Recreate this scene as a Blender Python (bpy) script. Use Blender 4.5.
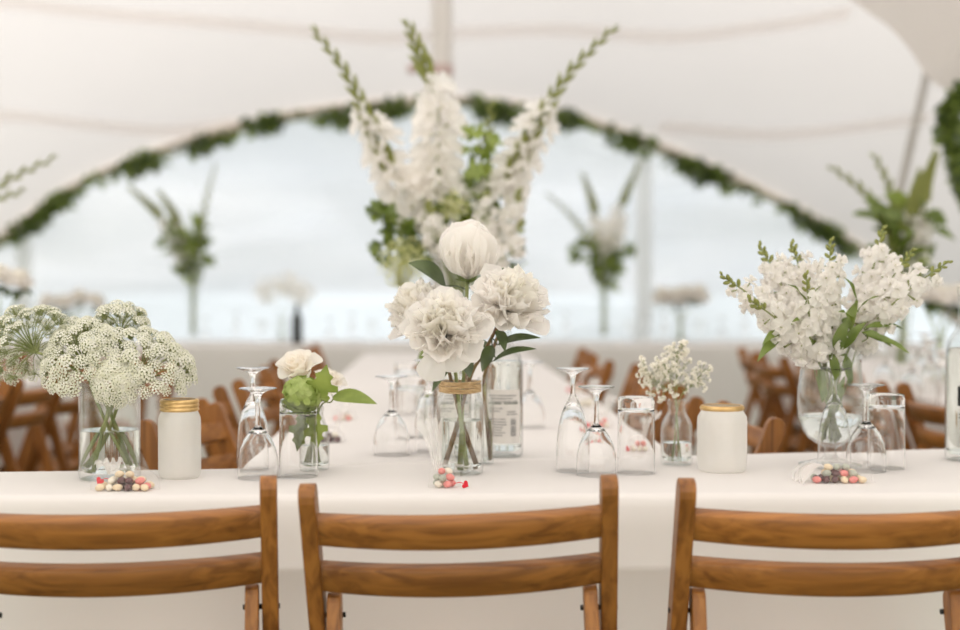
import bpy, math, random
from mathutils import Vector, Matrix
from math import sin, cos, pi, radians, exp
V = Vector
random.seed(11)
scene = bpy.context.scene
for _o in list(bpy.data.objects):
    bpy.data.objects.remove(_o)

# ------------------------------------------------------------------ camera
CAM_Z = 1.08
PITCH = radians(1.074)
FPX = 960 * 50 / 36.0
cam_d = bpy.data.cameras.new('camera')
cam_d.lens = 50
cam_d.sensor_width = 36
cam_d.dof.use_dof = True
cam_d.dof.focus_distance = 2.21
cam_d.dof.aperture_fstop = 1.9
cam_d.clip_start = 0.05
cam_d.clip_end = 500
cam = bpy.data.objects.new('camera', cam_d)
cam.location = (0, 0, CAM_Z)
cam.rotation_euler = (pi / 2 - PITCH, 0, 0)
scene.collection.objects.link(cam)
scene.camera = cam

# ------------------------------------------------------------------ world, sun, exposure
SKY = 0.62
world = bpy.data.worlds.new('world')
scene.world = world
world.use_nodes = True
wn = world.node_tree.nodes
wl = world.node_tree.links
wn.clear()
w_out = wn.new('ShaderNodeOutputWorld')
w_bg = wn.new('ShaderNodeBackground')
w_tc = wn.new('ShaderNodeTexCoord')
w_map = wn.new('ShaderNodeMapping')
w_map.inputs['Scale'].default_value = (1.5, 1.5, 4.0)
w_noise = wn.new('ShaderNodeTexNoise')
w_noise.inputs['Scale'].default_value = 2.2
w_noise.inputs['Detail'].default_value = 4
w_ramp = wn.new('ShaderNodeValToRGB')
w_ramp.color_ramp.elements[0].position = 0.38
w_ramp.color_ramp.elements[0].color = (0.76, 0.80, 0.84, 1)
w_ramp.color_ramp.elements[1].position = 0.62
w_ramp.color_ramp.elements[1].color = (1.0, 1.0, 1.0, 1)
wl.new(w_tc.outputs['Generated'], w_map.inputs['Vector'])
wl.new(w_map.outputs['Vector'], w_noise.inputs['Vector'])
wl.new(w_noise.outputs['Fac'], w_ramp.inputs['Fac'])
wl.new(w_ramp.outputs['Color'], w_bg.inputs['Color'])
w_bg.inputs['Strength'].default_value = SKY
wl.new(w_bg.outputs['Background'], w_out.inputs['Surface'])

sun_d = bpy.data.lights.new('sun', 'SUN')
sun_d.energy = 11.0
sun_d.angle = radians(3)
sun_d.color = (1.0, 0.965, 0.93)
sun = bpy.data.objects.new('sun', sun_d)
sun.rotation_euler = (radians(56), radians(-8), 0)
sun.location = (2, 2, 12)
scene.collection.objects.link(sun)

vs = scene.view_settings
vs.view_transform = 'Standard'
vs.look = 'None'
vs.gamma = 1
vs.use_curve_mapping = False
vs.exposure = 0.92
try:
    scene.cycles.use_denoising = True
    scene.cycles.max_bounces = 20
    scene.cycles.transmission_bounces = 20
    scene.cycles.transparent_max_bounces = 24
    scene.cycles.diffuse_bounces = 10
    scene.cycles.sample_clamp_indirect = 8
except Exception:
    pass

# ------------------------------------------------------------------ helpers
def W(px, py, depth):
    """point of the place seen at pixel (px,py) of the 960x630 frame, `depth` metres ahead (world y)."""
    a, b = (px - 480) / FPX, (315 - py) / FPX
    d = V((a, cos(PITCH) + b * sin(PITCH), -sin(PITCH) + b * cos(PITCH)))
    return V((0, 0, CAM_Z)) + d * (depth / d.y)

def X(px, depth):
    return (px - 480) / FPX * depth

def hold(prof, e=0.0007):
    """extra rings close to each sharp corner, so that smooth shading stays true beside it"""
    P = [V((r, z)) for r, z in prof]
    closed = (P[0] - P[-1]).length < 1e-9
    m = len(P)
    out = []
    for i, p in enumerate(P):
        a = P[i - 1] if i else (P[-2] if closed else None)
        b = P[i + 1] if i + 1 < m else (P[1] if closed else None)
        sharp = a is not None and b is not None and p.x > 1e-6 and (p - a).length > 1e-7 and (b - p).length > 1e-7 and (p - a).angle(b - p) > radians(28)
        if sharp and i and (p - a).length > 3 * e: out.append(p + (a - p).normalized() * e)
        out.append(p)
        if sharp and i + 1 < m and (b - p).length > 3 * e: out.append(p + (b - p).normalized() * e)
    return [(max(q.x, 0.0), q.y) for q in out]

class MB:
    def __init__(s):
        s.v, s.f, s.m, s.cur = [], [], [], 0
    def add(s, vs_, fs_):
        n = len(s.v)
        s.v += [V(p) for p in vs_]
        for f in fs_:
            s.f.append([i + n for i in f]); s.m.append(s.cur)
    def grid(s, rows, close_u=False):
        nr, nc = len(rows), len(rows[0])
        fs = []
        for i in range(nr - 1):
            for j in range(nc if close_u else nc - 1):
                k = (j + 1) % nc
                fs.append([i * nc + j, i * nc + k, (i + 1) * nc + k, (i + 1) * nc + j])
        s.add([p for r in rows for p in r], fs)
    def tube(s, pts, rad, n=8, cap=True):
        pts = [V(p) for p in pts]
        m = len(pts)
        if not hasattr(rad, '__len__'): rad = [rad] * m
        ref = None
        rows = []
        for i in range(m):
            t = (pts[min(i + 1, m - 1)] - pts[max(i - 1, 0)])
            if t.length < 1e-9: t = V((0, 0, 1))
            t.normalize()
            if ref is None:
                ref = t.orthogonal().normalized()
            else:
                ref = (ref - t * ref.dot(t))
                ref = ref.normalized() if ref.length > 1e-6 else t.orthogonal().normalized()
            b = t.cross(ref)
            rows.append([pts[i] + (ref * cos(2 * pi * k / n) + b * sin(2 * pi * k / n)) * rad[i] for k in range(n)])
        n0 = len(s.v)
        s.grid(rows, True)
        if cap:
            s.f.append([n0 + k for k in range(n)][::-1]); s.m.append(s.cur)
            s.f.append([n0 + (m - 1) * n + k for k in range(n)]); s.m.append(s.cur)
    def lathe(s, prof, n=36, M=None, sup=False):
        """prof: (r,z) list; r==0 ends make poles. normals outward when prof runs bottom->top outside."""
        rows, idx, vs_, fs = [], [], [], []
        for r, z in (hold(prof) if sup else prof):
            if r < 1e-7:
                idx.append([len(vs_)]); vs_.append(V((0, 0, z)))
            else:
                idx.append(list(range(len(vs_), len(vs_) + n)))
                vs_ += [V((r * cos(2 * pi * k / n), r * sin(2 * pi * k / n), z)) for k in range(n)]
        for a, b in zip(idx, idx[1:]):
            for k in range(n):
                k2 = (k + 1) % n
                if len(a) == 1 and len(b) == 1: continue
                if len(a) == 1: fs.append([a[0], b[k2], b[k]])
                elif len(b) == 1: fs.append([a[k], a[k2], b[0]])
                else: fs.append([a[k], a[k2], b[k2], b[k]])
        if M: vs_ = [M @ p for p in vs_]
        s.add(vs_, fs)
    def box(s, c, d, M=None):
        x, y, z = d[0] / 2, d[1] / 2, d[2] / 2
        ps = [V((i, j, k)) for i in (-x, x) for j in (-y, y) for k in (-z, z)]
        c = V(c)
        ps = [(M @ p if M else p) + c for p in ps]
        s.add(ps, [[0, 1, 3, 2], [4, 6, 7, 5], [0, 4, 5, 1], [2, 3, 7, 6], [0, 2, 6, 4], [1, 5, 7, 3]])
    def petal(s, o, d, n, L, Wd, curl=0.5, cup=0.3, ruf=0.0, nu=5, nv=5, pw=0.55, tip=0.25, frill=0.0, ph=None, curl2=0.0):
        o, d, n = V(o), V(d).normalized(), V(n)
        n = (n - d * n.dot(d)).normalized()
        t = d.cross(n)
        ph = random.uniform(0, 6.28) if ph is None else ph
        rows, p = [], o.copy()
        for i in range(nv):
            v = i / (nv - 1)
            th = curl * v + curl2 * max(0.0, v - 0.55) / 0.45
            dl = L / (nv - 1)
            dd = d * cos(th) + n * sin(th)
            if i: p = p + dd * dl
            nl = n * cos(th) - d * sin(th)
            w = Wd * (0.12 + 0.88 * v ** pw) * (1 - tip * v ** 5)
            row = []
            for j in range(nu):
                u = -1 + 2 * j / (nu - 1)
                q = p + t * (u * w) + nl * (cup * u * u * w + ruf * sin(u * 3.3 + ph + v * 2) * v)
                q -= dd * (L * tip * u * u * v ** 3 * 0.7)
                if frill and i == nv - 1: q += dd * random.uniform(-frill, frill) * L
                row.append(q)
            rows.append(row)
        s.grid(rows)
    def leaf(s, a, b, n, wid, fold=0.25, arch=0.15, nv=7, wave=0.0):
        """pointed leaf from a to b with a folded midrib, upper side along n."""
        a, b, n = V(a), V(b), V(n)
        d = b - a
        L = d.length
        d = d.normalized()
        n = (n - d * n.dot(d)).normalized()
        t = d.cross(n)
        rows = []
        for i in range(nv):
            v = i / (nv - 1)
            w = wid * (sin(pi * (0.03 + 0.97 * v) ** 0.8) ** 0.85 if 0 < v < 1 else 0.02)
            c = a + d * (L * v) + n * (arch * L * sin(pi * v))
            rows.append([c + t * (u * w) + n * (fold * abs(u) * w + wave * w * sin(v * 11 + u)) for u in (-1, -0.5, 0, 0.5, 1)])
        s.grid(rows)
    def build(s, name, mats, parent=None, smooth=True, loc=None, sub=0, bevel=0, solid=0):
        me = bpy.data.meshes.new(name)
        me.from_pydata([tuple(p) for p in s.v], [], s.f)
        mats = mats if isinstance(mats, (list, tuple)) else [mats]
        for m in mats: me.materials.append(m)
        if len(mats) > 1: me.polygons.foreach_set('material_index', s.m)
        me.polygons.foreach_set('use_smooth', [smooth] * len(s.f))
        me.validate(); me.update()
        o = bpy.data.objects.new(name, me)
        scene.collection.objects.link(o)
        if parent: o.parent = parent
        if loc is not None: o.location = loc
        if solid:
            md = o.modifiers.new('solid', 'SOLIDIFY'); md.thickness = solid; md.offset = 0
        if bevel:
            md = o.modifiers.new('bevel', 'BEVEL'); md.width = bevel; md.segments = 2; md.limit_method = 'ANGLE'
        if sub:
            md = o.modifiers.new('sub', 'SUBSURF'); md.levels = sub; md.render_levels = sub
        return o

def tag(o, label=None, cat=None, group=None, kind=None):
    if label: o['label'] = label
    if cat: o['category'] = cat
    if group: o['group'] = group
    if kind: o['kind'] = kind
    return o

def thing(name, label, cat, loc=(0, 0, 0), rz=0, group=None):
    o = bpy.data.objects.new(name, None)
    scene.collection.objects.link(o)
    o.location = loc
    o.rotation_euler = (0, 0, rz)
    o.empty_display_size = 0.05
    return tag(o, label, cat, group)

def inst(src, name, parent, loc, M=None, sc=1.0):
    """another object on the mesh of src"""
    o = bpy.data.objects.new(name, src.data if hasattr(src, 'data') else src)
    scene.collection.objects.link(o)
    o.parent = parent
    m = (M.to_4x4() if M else Matrix()).copy()
    o.matrix_local = Matrix.Translation(V(loc)) @ m @ Matrix.Scale(sc, 4)
    return o

def copy_tree(o, parent=None):
    c = o.copy()
    scene.collection.objects.link(c)
    if parent: c.parent = parent
    for ch in list(o.children): copy_tree(ch, c)
    return c

def spline(pts, n=20):
    pts = [V(p) for p in pts]
    P = [pts[0] * 2 - pts[1]] + pts + [pts[-1] * 2 - pts[-2]]
    out = []
    seg = len(pts) - 1
    for i in range(n + 1):
        t = i / n * seg
        k = min(int(t), seg - 1)
        u = t - k
        a, b, c, d = P[k], P[k + 1], P[k + 2], P[k + 3]
        out.append(0.5 * ((2 * b) + (c - a) * u + (2 * a - 5 * b + 4 * c - d) * u * u + (3 * b - a - 3 * c + d) * u ** 3))
    return out

def along(path, f):
    """point and tangent at arc fraction f"""
    ls = [(path[i + 1] - path[i]).length for i in range(len(path) - 1)]
    T = sum(ls) * min(max(f, 0), 1)
    for i, l in enumerate(ls):
        if T <= l or i == len(ls) - 1:
            return path[i].lerp(path[i + 1], min(T / max(l, 1e-9), 1)), (path[i + 1] - path[i]).normalized()
        T -= l

def frame_to(z, spin=0.0):
    """rotation taking +Z to z"""
    z = V(z).normalized()
    return (V((0, 0, 1)).rotation_difference(z).to_matrix() @ Matrix.Rotation(spin, 3, 'Z'))

def rnd_dir():
    while True:
        p = V((random.uniform(-1, 1), random.uniform(-1, 1), random.uniform(-1, 1)))
        if 0.1 < p.length < 1: return p.normalized()

# ------------------------------------------------------------------ materials
def new_mat(name):
    m = bpy.data.materials.new(name)
    m.use_nodes = True
    nt = m.node_tree
    nt.nodes.clear()
    out = nt.nodes.new('ShaderNodeOutputMaterial')
    return m, nt, out

def noise_color(nt, c1, c2, scale=5, detail=3, stretch=(1, 1, 1), lo=0.35, hi=0.65, coord='Object'):
    tc = nt.nodes.new('ShaderNodeTexCoord')
    mp = nt.nodes.new('ShaderNodeMapping')
    mp.inputs['Scale'].default_value = stretch
    nz = nt.nodes.new('ShaderNodeTexNoise')
    nz.inputs['Scale'].default_value = scale
    nz.inputs['Detail'].default_value = detail
    rp = nt.nodes.new('ShaderNodeValToRGB')
    rp.color_ramp.elements[0].position = lo
    rp.color_ramp.elements[0].color = (*c1, 1)
    rp.color_ramp.elements[1].position = hi
    rp.color_ramp.elements[1].color = (*c2, 1)
    nt.links.new(tc.outputs[coord], mp.inputs['Vector'])
    nt.links.new(mp.outputs['Vector'], nz.inputs['Vector'])
    nt.links.new(nz.outputs['Fac'], rp.inputs['Fac'])
    return rp.outputs['Color'], nz.outputs['Fac'], mp.outputs['Vector']

def bump_from(nt, fac, strength, dist):
    b = nt.nodes.new('ShaderNodeBump')
    b.inputs['Strength'].default_value = strength
    b.inputs['Distance'].default_value = dist
    nt.links.new(fac, b.inputs['Height'])
    return b.outputs['Normal']

def solid_mat(name, c1, c2=None, rough=0.6, scale=8, stretch=(1, 1, 1), metal=0.0, bump=0.0, spec=0.4, coord='Object'):
    m, nt, out = new_mat(name)
    p = nt.nodes.new('ShaderNodeBsdfPrincipled')
    col, fac, _ = noise_color(nt, c1, c2 or tuple(x * 0.9 for x in c1), scale, 3, stretch, coord=coord)
    nt.links.new(col, p.inputs['Base Color'])
    p.inputs['Roughness'].default_value = rough
    p.inputs['Metallic'].default_value = metal
    p.inputs['Specular IOR Level'].default_value = spec
    if bump: nt.links.new(bump_from(nt, fac, bump, 0.01), p.inputs['Normal'])
    nt.links.new(p.outputs['BSDF'], out.inputs['Surface'])
    return m

def leafy_mat(name, c1, c2, trans=0.35, rough=0.5, scale=30, gloss=0.06):
    """thin living tissue: light is reflected and also passes through"""
    m, nt, out = new_mat(name)
    col, fac, _ = noise_color(nt, c1, c2, scale, 2)
    d = nt.nodes.new('ShaderNodeBsdfDiffuse')
    t = nt.nodes.new('ShaderNodeBsdfTranslucent')
    g = nt.nodes.new('ShaderNodeBsdfGlossy')
    g.inputs['Roughness'].default_value = rough
    mx = nt.nodes.new('ShaderNodeMixShader'); mx.inputs[0].default_value = trans
    mg = nt.nodes.new('ShaderNodeMixShader'); mg.inputs[0].default_value = gloss
    nt.links.new(col, d.inputs['Color']); nt.links.new(col, t.inputs['Color'])
    nt.links.new(d.outputs[0], mx.inputs[1]); nt.links.new(t.outputs[0], mx.inputs[2])
    nt.links.new(mx.outputs[0], mg.inputs[1]); nt.links.new(g.outputs[0], mg.inputs[2])
    nt.links.new(mg.outputs[0], out.inputs['Surface'])
    return m

def glass_mat(name, color=(1, 1, 1), rough=0.0, ior=1.45):
    m, nt, out = new_mat(name)
    g = nt.nodes.new('ShaderNodeBsdfGlass')
    g.inputs['Color'].default_value = (*color, 1)
    g.inputs['Roughness'].default_value = rough
    g.inputs['IOR'].default_value = ior
    nt.links.new(g.outputs[0], out.inputs['Surface'])
    return m

def sheer_mat(name, color, amount, gloss=0.0, c_noise=None):
    """see-through film or net: part of the light passes straight, part is scattered"""
    m, nt, out = new_mat(name)
    tr = nt.nodes.new('ShaderNodeBsdfTransparent')
    d = nt.nodes.new('ShaderNodeBsdfDiffuse'); d.inputs['Color'].default_value = (*color, 1)
    t = nt.nodes.new('ShaderNodeBsdfTranslucent'); t.inputs['Color'].default_value = (*color, 1)
    dm = nt.nodes.new('ShaderNodeMixShader'); dm.inputs[0].default_value = 0.55
    nt.links.new(d.outputs[0], dm.inputs[1]); nt.links.new(t.outputs[0], dm.inputs[2])
    mx = nt.nodes.new('ShaderNodeMixShader'); mx.inputs[0].default_value = amount
    nt.links.new(tr.outputs[0], mx.inputs[1]); nt.links.new(dm.outputs[0], mx.inputs[2])
    if c_noise:
        tc = nt.nodes.new('ShaderNodeTexCoord'); mp = nt.nodes.new('ShaderNodeMapping')
        mp.inputs['Rotation'].default_value = (0, radians(35), 0)
        mp.inputs['Scale'].default_value = (0.5, 1, 2.2)
        nz = nt.nodes.new('ShaderNodeTexNoise'); nz.inputs['Scale'].default_value = c_noise
        nz.inputs['Detail'].default_value = 3; nz.inputs['Distortion'].default_value = 0.6
        mr = nt.nodes.new('ShaderNodeMapRange')
        mr.inputs['From Min'].default_value = 0.3; mr.inputs['From Max'].default_value = 0.7
        mr.inputs['To Min'].default_value = amount - 0.25; mr.inputs['To Max'].default_value = min(amount + 0.2, 0.95)
        nt.links.new(tc.outputs['Object'], mp.inputs['Vector']); nt.links.new(mp.outputs['Vector'], nz.inputs['Vector'])
        nt.links.new(nz.outputs['Fac'], mr.inputs['Value']); nt.links.new(mr.outputs['Result'], mx.inputs[0])
    last = mx.outputs[0]
    if gloss:
        g = nt.nodes.new('ShaderNodeBsdfGlossy'); g.inputs['Roughness'].default_value = 0.15
        fr = nt.nodes.new('ShaderNodeFresnel'); fr.inputs['IOR'].default_value = 1.3
        mg = nt.nodes.new('ShaderNodeMixShader')
        nt.links.new(fr.outputs[0], mg.inputs[0])
        nt.links.new(last, mg.inputs[1]); nt.links.new(g.outputs[0], mg.inputs[2])
        last = mg.outputs[0]
    nt.links.new(last, out.inputs['Surface'])
    return m

def wood_mat(name, stretch, dark, light):
    m, nt, out = new_mat(name)
    p = nt.nodes.new('ShaderNodeBsdfPrincipled')
    tc = nt.nodes.new('ShaderNodeTexCoord')
    mp = nt.nodes.new('ShaderNodeMapping'); mp.inputs['Scale'].default_value = stretch
    oi = nt.nodes.new('ShaderNodeObjectInfo')
    ad = nt.nodes.new('ShaderNodeVectorMath'); ad.operation = 'ADD'
    sc = nt.nodes.new('ShaderNodeVectorMath'); sc.operation = 'SCALE'
    sc.inputs['Scale'].default_value = 9.0
    cb = nt.nodes.new('ShaderNodeCombineXYZ')
    for k in range(3): nt.links.new(oi.outputs['Random'], cb.inputs[k])
    nt.links.new(cb.outputs[0], sc.inputs[0])
    nt.links.new(tc.outputs['Object'], ad.inputs[0]); nt.links.new(sc.outputs[0], ad.inputs[1])
    nt.links.new(ad.outputs[0], mp.inputs['Vector'])
    nz = nt.nodes.new('ShaderNodeTexNoise'); nz.inputs['Scale'].default_value = 3.0
    nz.inputs['Detail'].default_value = 6; nz.inputs['Distortion'].default_value = 0.8
    nt.links.new(mp.outputs['Vector'], nz.inputs['Vector'])
    rp = nt.nodes.new('ShaderNodeValToRGB')
    rp.color_ramp.elements[0].position = 0.28; rp.color_ramp.elements[0].color = (*dark, 1)
    rp.color_ramp.elements[1].position = 0.62; rp.color_ramp.elements[1].color = (*light, 1)
    nt.links.new(nz.outputs['Fac'], rp.inputs['Fac'])
    hs = nt.nodes.new('ShaderNodeHueSaturation')
    mr = nt.nodes.new('ShaderNodeMapRange')
    mr.inputs['To Min'].default_value = 0.8; mr.inputs['To Max'].default_value = 1.15
    nt.links.new(oi.outputs['Random'], mr.inputs['Value'])
    nt.links.new(mr.outputs['Result'], hs.inputs['Value'])
    nt.links.new(rp.outputs['Color'], hs.inputs['Color'])
    nt.links.new(hs.outputs['Color'], p.inputs['Base Color'])
    p.inputs['Roughness'].default_value = 0.42
    p.inputs['Specular IOR Level'].default_value = 0.45
    nt.links.new(bump_from(nt, nz.outputs['Fac'], 0.15, 0.002), p.inputs['Normal'])
    nt.links.new(p.outputs['BSDF'], out.inputs['Surface'])
    return m

WD, WL = (0.15, 0.050, 0.008), (0.35, 0.140, 0.028)
M = {}
M['wood_x'] = wood_mat('oak_along_x', (1.2, 22, 22), WD, WL)
M['wood_z'] = wood_mat('oak_along_z', (22, 22, 1.2), WD, WL)
M['wood_y'] = wood_mat('oak_along_y', (22, 1.2, 22), WD, WL)
M['table_wood'] = solid_mat('trestle_ply', (0.35, 0.22, 0.12), (0.42, 0.27, 0.15), 0.6, 6)
M['cloth'] = solid_mat('tablecloth_white', (0.725, 0.698, 0.680), (0.745, 0.718, 0.700), 0.85, 2.5, spec=0.1)
M['glass'] = glass_mat('clear_glass')
def thin_glass(name, tint, k=1.0, edge=(0.50, 0.50, 0.48)):
    """thin glass wall: clear straight through, mirror-like toward its edges"""
    m, nt, out = new_mat(name)
    tr = nt.nodes.new('ShaderNodeBsdfTransparent'); tr.inputs['Color'].default_value = (*tint, 1)
    g = nt.nodes.new('ShaderNodeBsdfGlossy'); g.inputs['Roughness'].default_value = 0.02
    g.inputs['Color'].default_value = (0.96, 0.97, 0.97, 1)
    lw = nt.nodes.new('ShaderNodeLayerWeight'); lw.inputs['Blend'].default_value = 0.5
    pw = nt.nodes.new('ShaderNodeMath'); pw.operation = 'POWER'; pw.inputs[1].default_value = 2.6
    ml = nt.nodes.new('ShaderNodeMath'); ml.operation = 'MULTIPLY_ADD'; ml.inputs[1].default_value = 0.70 * k; ml.inputs[2].default_value = 0.05
    mx = nt.nodes.new('ShaderNodeMixShader')
    nt.links.new(lw.outputs['Facing'], pw.inputs[0]); nt.links.new(pw.outputs[0], ml.inputs[0]); nt.links.new(ml.outputs[0], mx.inputs[0])
    p2 = nt.nodes.new('ShaderNodeMath'); p2.operation = 'POWER'; p2.inputs[1].default_value = 5.0
    cm = nt.nodes.new('ShaderNodeMix'); cm.data_type = 'RGBA'          # a longer way through the glass takes more light
    cm.inputs[6].default_value = (*tint, 1); cm.inputs[7].default_value = (*edge, 1)
    nt.links.new(lw.outputs['Facing'], p2.inputs[0]); nt.links.new(p2.outputs[0], cm.inputs[0]); nt.links.new(cm.outputs[2], tr.inputs['Color'])
    nt.links.new(tr.outputs[0], mx.inputs[1]); nt.links.new(g.outputs[0], mx.inputs[2])
    nt.links.new(mx.outputs[0], out.inputs['Surface'])
    return m
M['thin_glass'] = thin_glass('thin_clear_glass', (0.985, 0.99, 0.988))
M['bottle_glass'] = thin_glass('bottle_glass', (0.97, 0.975, 0.972), 0.8, (0.16, 0.17, 0.16))
M['water'] = glass_mat('water', (0.99, 1, 0.995), 0, 1.33)
M['brass'] = solid_mat('worn_gold_rim', (0.62, 0.40, 0.16), (0.75, 0.53, 0.25), 0.4, 60, metal=0.7, bump=0.2)
M['twine'] = solid_mat('jute_twine', (0.52, 0.34, 0.17), (0.72, 0.53, 0.31), 0.9, 90, (1, 1, 4), bump=0.6)
M['petal_white'] = leafy_mat('petal_white', (0.97, 0.955, 0.935), (0.96, 0.94, 0.915), 0.58, scale=40, gloss=0.02)
M['petal_cream'] = leafy_mat('petal_cream', (0.97, 0.95, 0.895), (0.97, 0.955, 0.925), 0.58, scale=40, gloss=0.02)
M['petal_rose'] = leafy_mat('petal_rose', (0.97, 0.935, 0.87), (0.97, 0.945, 0.90), 0.58, scale=40, gloss=0.02)
M['ammi'] = leafy_mat('umbel_floret', (0.84, 0.84, 0.68), (0.95, 0.945, 0.87), 0.35, scale=60, gloss=0.0)
M['gyp'] = leafy_mat('tiny_white_blossom', (0.95, 0.93, 0.87), (0.96, 0.95, 0.92), 0.4, scale=60, gloss=0.0)
M['lime'] = leafy_mat('lime_floret', (0.34, 0.45, 0.09), (0.50, 0.60, 0.20), 0.35, scale=60)
M['alch'] = leafy_mat('yellow_green_froth', (0.55, 0.58, 0.20), (0.72, 0.72, 0.42), 0.35, scale=60)
M['leaf'] = leafy_mat('leaf_green', (0.12, 0.18, 0.025), (0.21, 0.28, 0.05), 0.36)
M['leaf_dark'] = leafy_mat('leaf_dark', (0.05, 0.085, 0.02), (0.09, 0.135, 0.035), 0.22, 0.4, gloss=0.1)
M['leaf_bright'] = leafy_mat('leaf_bright', (0.21, 0.29, 0.035), (0.31, 0.39, 0.07), 0.38)
M['stem'] = leafy_mat('stem_green', (0.22, 0.27, 0.08), (0.34, 0.38, 0.15), 0.15)
M['stem_brown'] = leafy_mat('stem_reddish', (0.17, 0.075, 0.04), (0.24, 0.17, 0.06), 0.05)
M['stem_olive'] = leafy_mat('stem_olive', (0.22, 0.20, 0.05), (0.30, 0.27, 0.09), 0.05)
M['bud_green'] = leafy_mat('bud_green', (0.28, 0.31, 0.06), (0.42, 0.44, 0.13), 0.38)
M['eye'] = leafy_mat('floret_eye', (0.30, 0.36, 0.07), (0.42, 0.46, 0.13), 0.2)
M['tulle'] = sheer_mat('white_tulle', (0.97, 0.955, 0.94), 0.58)
M['film'] = sheer_mat('clear_bag_film', (0.95, 0.93, 0.91), 0.10)
M['red'] = solid_mat('red_card', (0.65, 0.012, 0.03), (0.6, 0.01, 0.03), 0.5)
M['label'] = solid_mat('label_paper', (0.74, 0.71, 0.68), (0.77, 0.74, 0.71), 0.7, 3)
M['ink'] = solid_mat('label_ink', (0.22, 0.22, 0.23), (0.26, 0.26, 0.27), 0.7)
M['black'] = solid_mat('label_black', (0.012, 0.012, 0.012), (0.02, 0.02, 0.02), 0.6)
M['ink_green'] = solid_mat('label_green', (0.03, 0.07, 0.04), (0.04, 0.08, 0.05), 0.6)
M['wax'] = solid_mat('white_wax', (0.75, 0.72, 0.68), (0.8, 0.77, 0.73), 0.5)
M['dark_glass'] = solid_mat('dark_bottle', (0.02, 0.025, 0.02), (0.03, 0.03, 0.03), 0.15)
M['ivory_paint'] = solid_mat('pole_paint', (0.62, 0.59, 0.56), (0.66, 0.63, 0.60), 0.5, 4)
M['grey_pole'] = solid_mat('pole_grey', (0.42, 0.40, 0.37), (0.48, 0.46, 0.43), 0.5, 4)
M['pink_lamp'] = solid_mat('bracket_pinkish', (0.50, 0.38, 0.35), (0.55, 0.42, 0.4), 0.5, 4)
for nm, c in (('bean_pink', (0.78, 0.26, 0.24)), ('bean_cream', (0.80, 0.66, 0.46)), ('bean_brown', (0.11, 0.045, 0.05)),
              ('bean_grey', (0.42, 0.45, 0.38)), ('bean_white', (0.82, 0.77, 0.66))):
    M[nm] = solid_mat(nm, c, tuple(x * 0.92 for x in c), 0.35, 50)

def frosted():
    m, nt, out = new_mat('frosted_glass')
    c, fac, _ = noise_color(nt, (0.93, 0.925, 0.90), (0.95, 0.94, 0.92), 12, 2)
    tr = nt.nodes.new('ShaderNodeBsdfTransparent')
    t = nt.nodes.new('ShaderNodeBsdfTranslucent'); d = nt.nodes.new('ShaderNodeBsdfDiffuse')
    g = nt.nodes.new('ShaderNodeBsdfGlossy'); g.inputs['Roughness'].default_value = 0.25
    nt.links.new(c, t.inputs['Color']); nt.links.new(c, d.inputs['Color'])
    a = nt.nodes.new('ShaderNodeMixShader'); a.inputs[0].default_value = 0.62
    b = nt.nodes.new('ShaderNodeMixShader'); b.inputs[0].default_value = 0.76
    e = nt.nodes.new('ShaderNodeMixShader'); e.inputs[0].default_value = 0.05
    nt.links.new(d.outputs[0], a.inputs[1]); nt.links.new(t.outputs[0], a.inputs[2])
    nt.links.new(tr.outputs[0], b.inputs[1]); nt.links.new(a.outputs[0], b.inputs[2])
    nt.links.new(b.outputs[0], e.inputs[1]); nt.links.new(g.outputs[0], e.inputs[2])
    nt.links.new(e.outputs[0], out.inputs['Surface'])
    return m
M['frosted'] = frosted()

def fabric(name, col, trans):
    m, nt, out = new_mat(name)
    c, fac, _ = noise_color(nt, col, tuple(x * 0.97 for x in col), 0.5, 2)
    d = nt.nodes.new('ShaderNodeBsdfDiffuse'); t = nt.nodes.new('ShaderNodeBsdfTranslucent')
    mx = nt.nodes.new('ShaderNodeMixShader'); mx.inputs[0].default_value = trans
    nt.links.new(c, d.inputs['Color']); nt.links.new(c, t.inputs['Color'])
    nt.links.new(d.outputs[0], mx.inputs[1]); nt.links.new(t.outputs[0], mx.inputs[2])
    nt.links.new(mx.outputs[0], out.inputs['Surface'])
    return m
M['tent'] = fabric('sailcloth', (0.66, 0.627, 0.607), 0.5)
M['tent_fold_shade'] = fabric('sailcloth_fold_shade', (0.76, 0.72, 0.69), 0.55)  # same sailcloth; the fold's shade is matched by its own colour and translucency
M['hem'] = fabric('sailcloth_hem', (0.72, 0.66, 0.60), 0.25)
M['seam'] = fabric('sailcloth_seam', (0.95, 0.915, 0.89), 0.92)
M['wallcloth'] = fabric('wall_cloth', (0.82, 0.79, 0.76), 0.4)
M['light_block'] = fabric('light_block_cloth', (0.70, 0.67, 0.64), 0.33)  # cloth of the added wall behind the camera; translucency sets the front fill
M['strip'] = fabric('window_joint_cloth', (0.92, 0.90, 0.885), 0.8)
M['pvc'] = sheer_mat('clear_window_film', (0.86, 0.89, 0.92), 0.55, 0, 1.1)
M['grass'] = solid_mat('lawn', (0.10, 0.135, 0.075), (0.16, 0.20, 0.11), 0.9, 14, bump=0.5)

def sea_mat():
    m, nt, out = new_mat('pale_sea')
    p = nt.nodes.new('ShaderNodeBsdfPrincipled')
    col, fac, _ = noise_color(nt, (0.24, 0.265, 0.285), (0.28, 0.31, 0.33), 0.4, 3)
    nt.links.new(col, p.inputs['Base Color']); p.inputs['Roughness'].default_value = 0.9; p.inputs['Specular IOR Level'].default_value = 0.1
    nt.links.new(p.outputs[0], out.inputs['Surface'])
    return m
M['sea'] = sea_mat()

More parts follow.
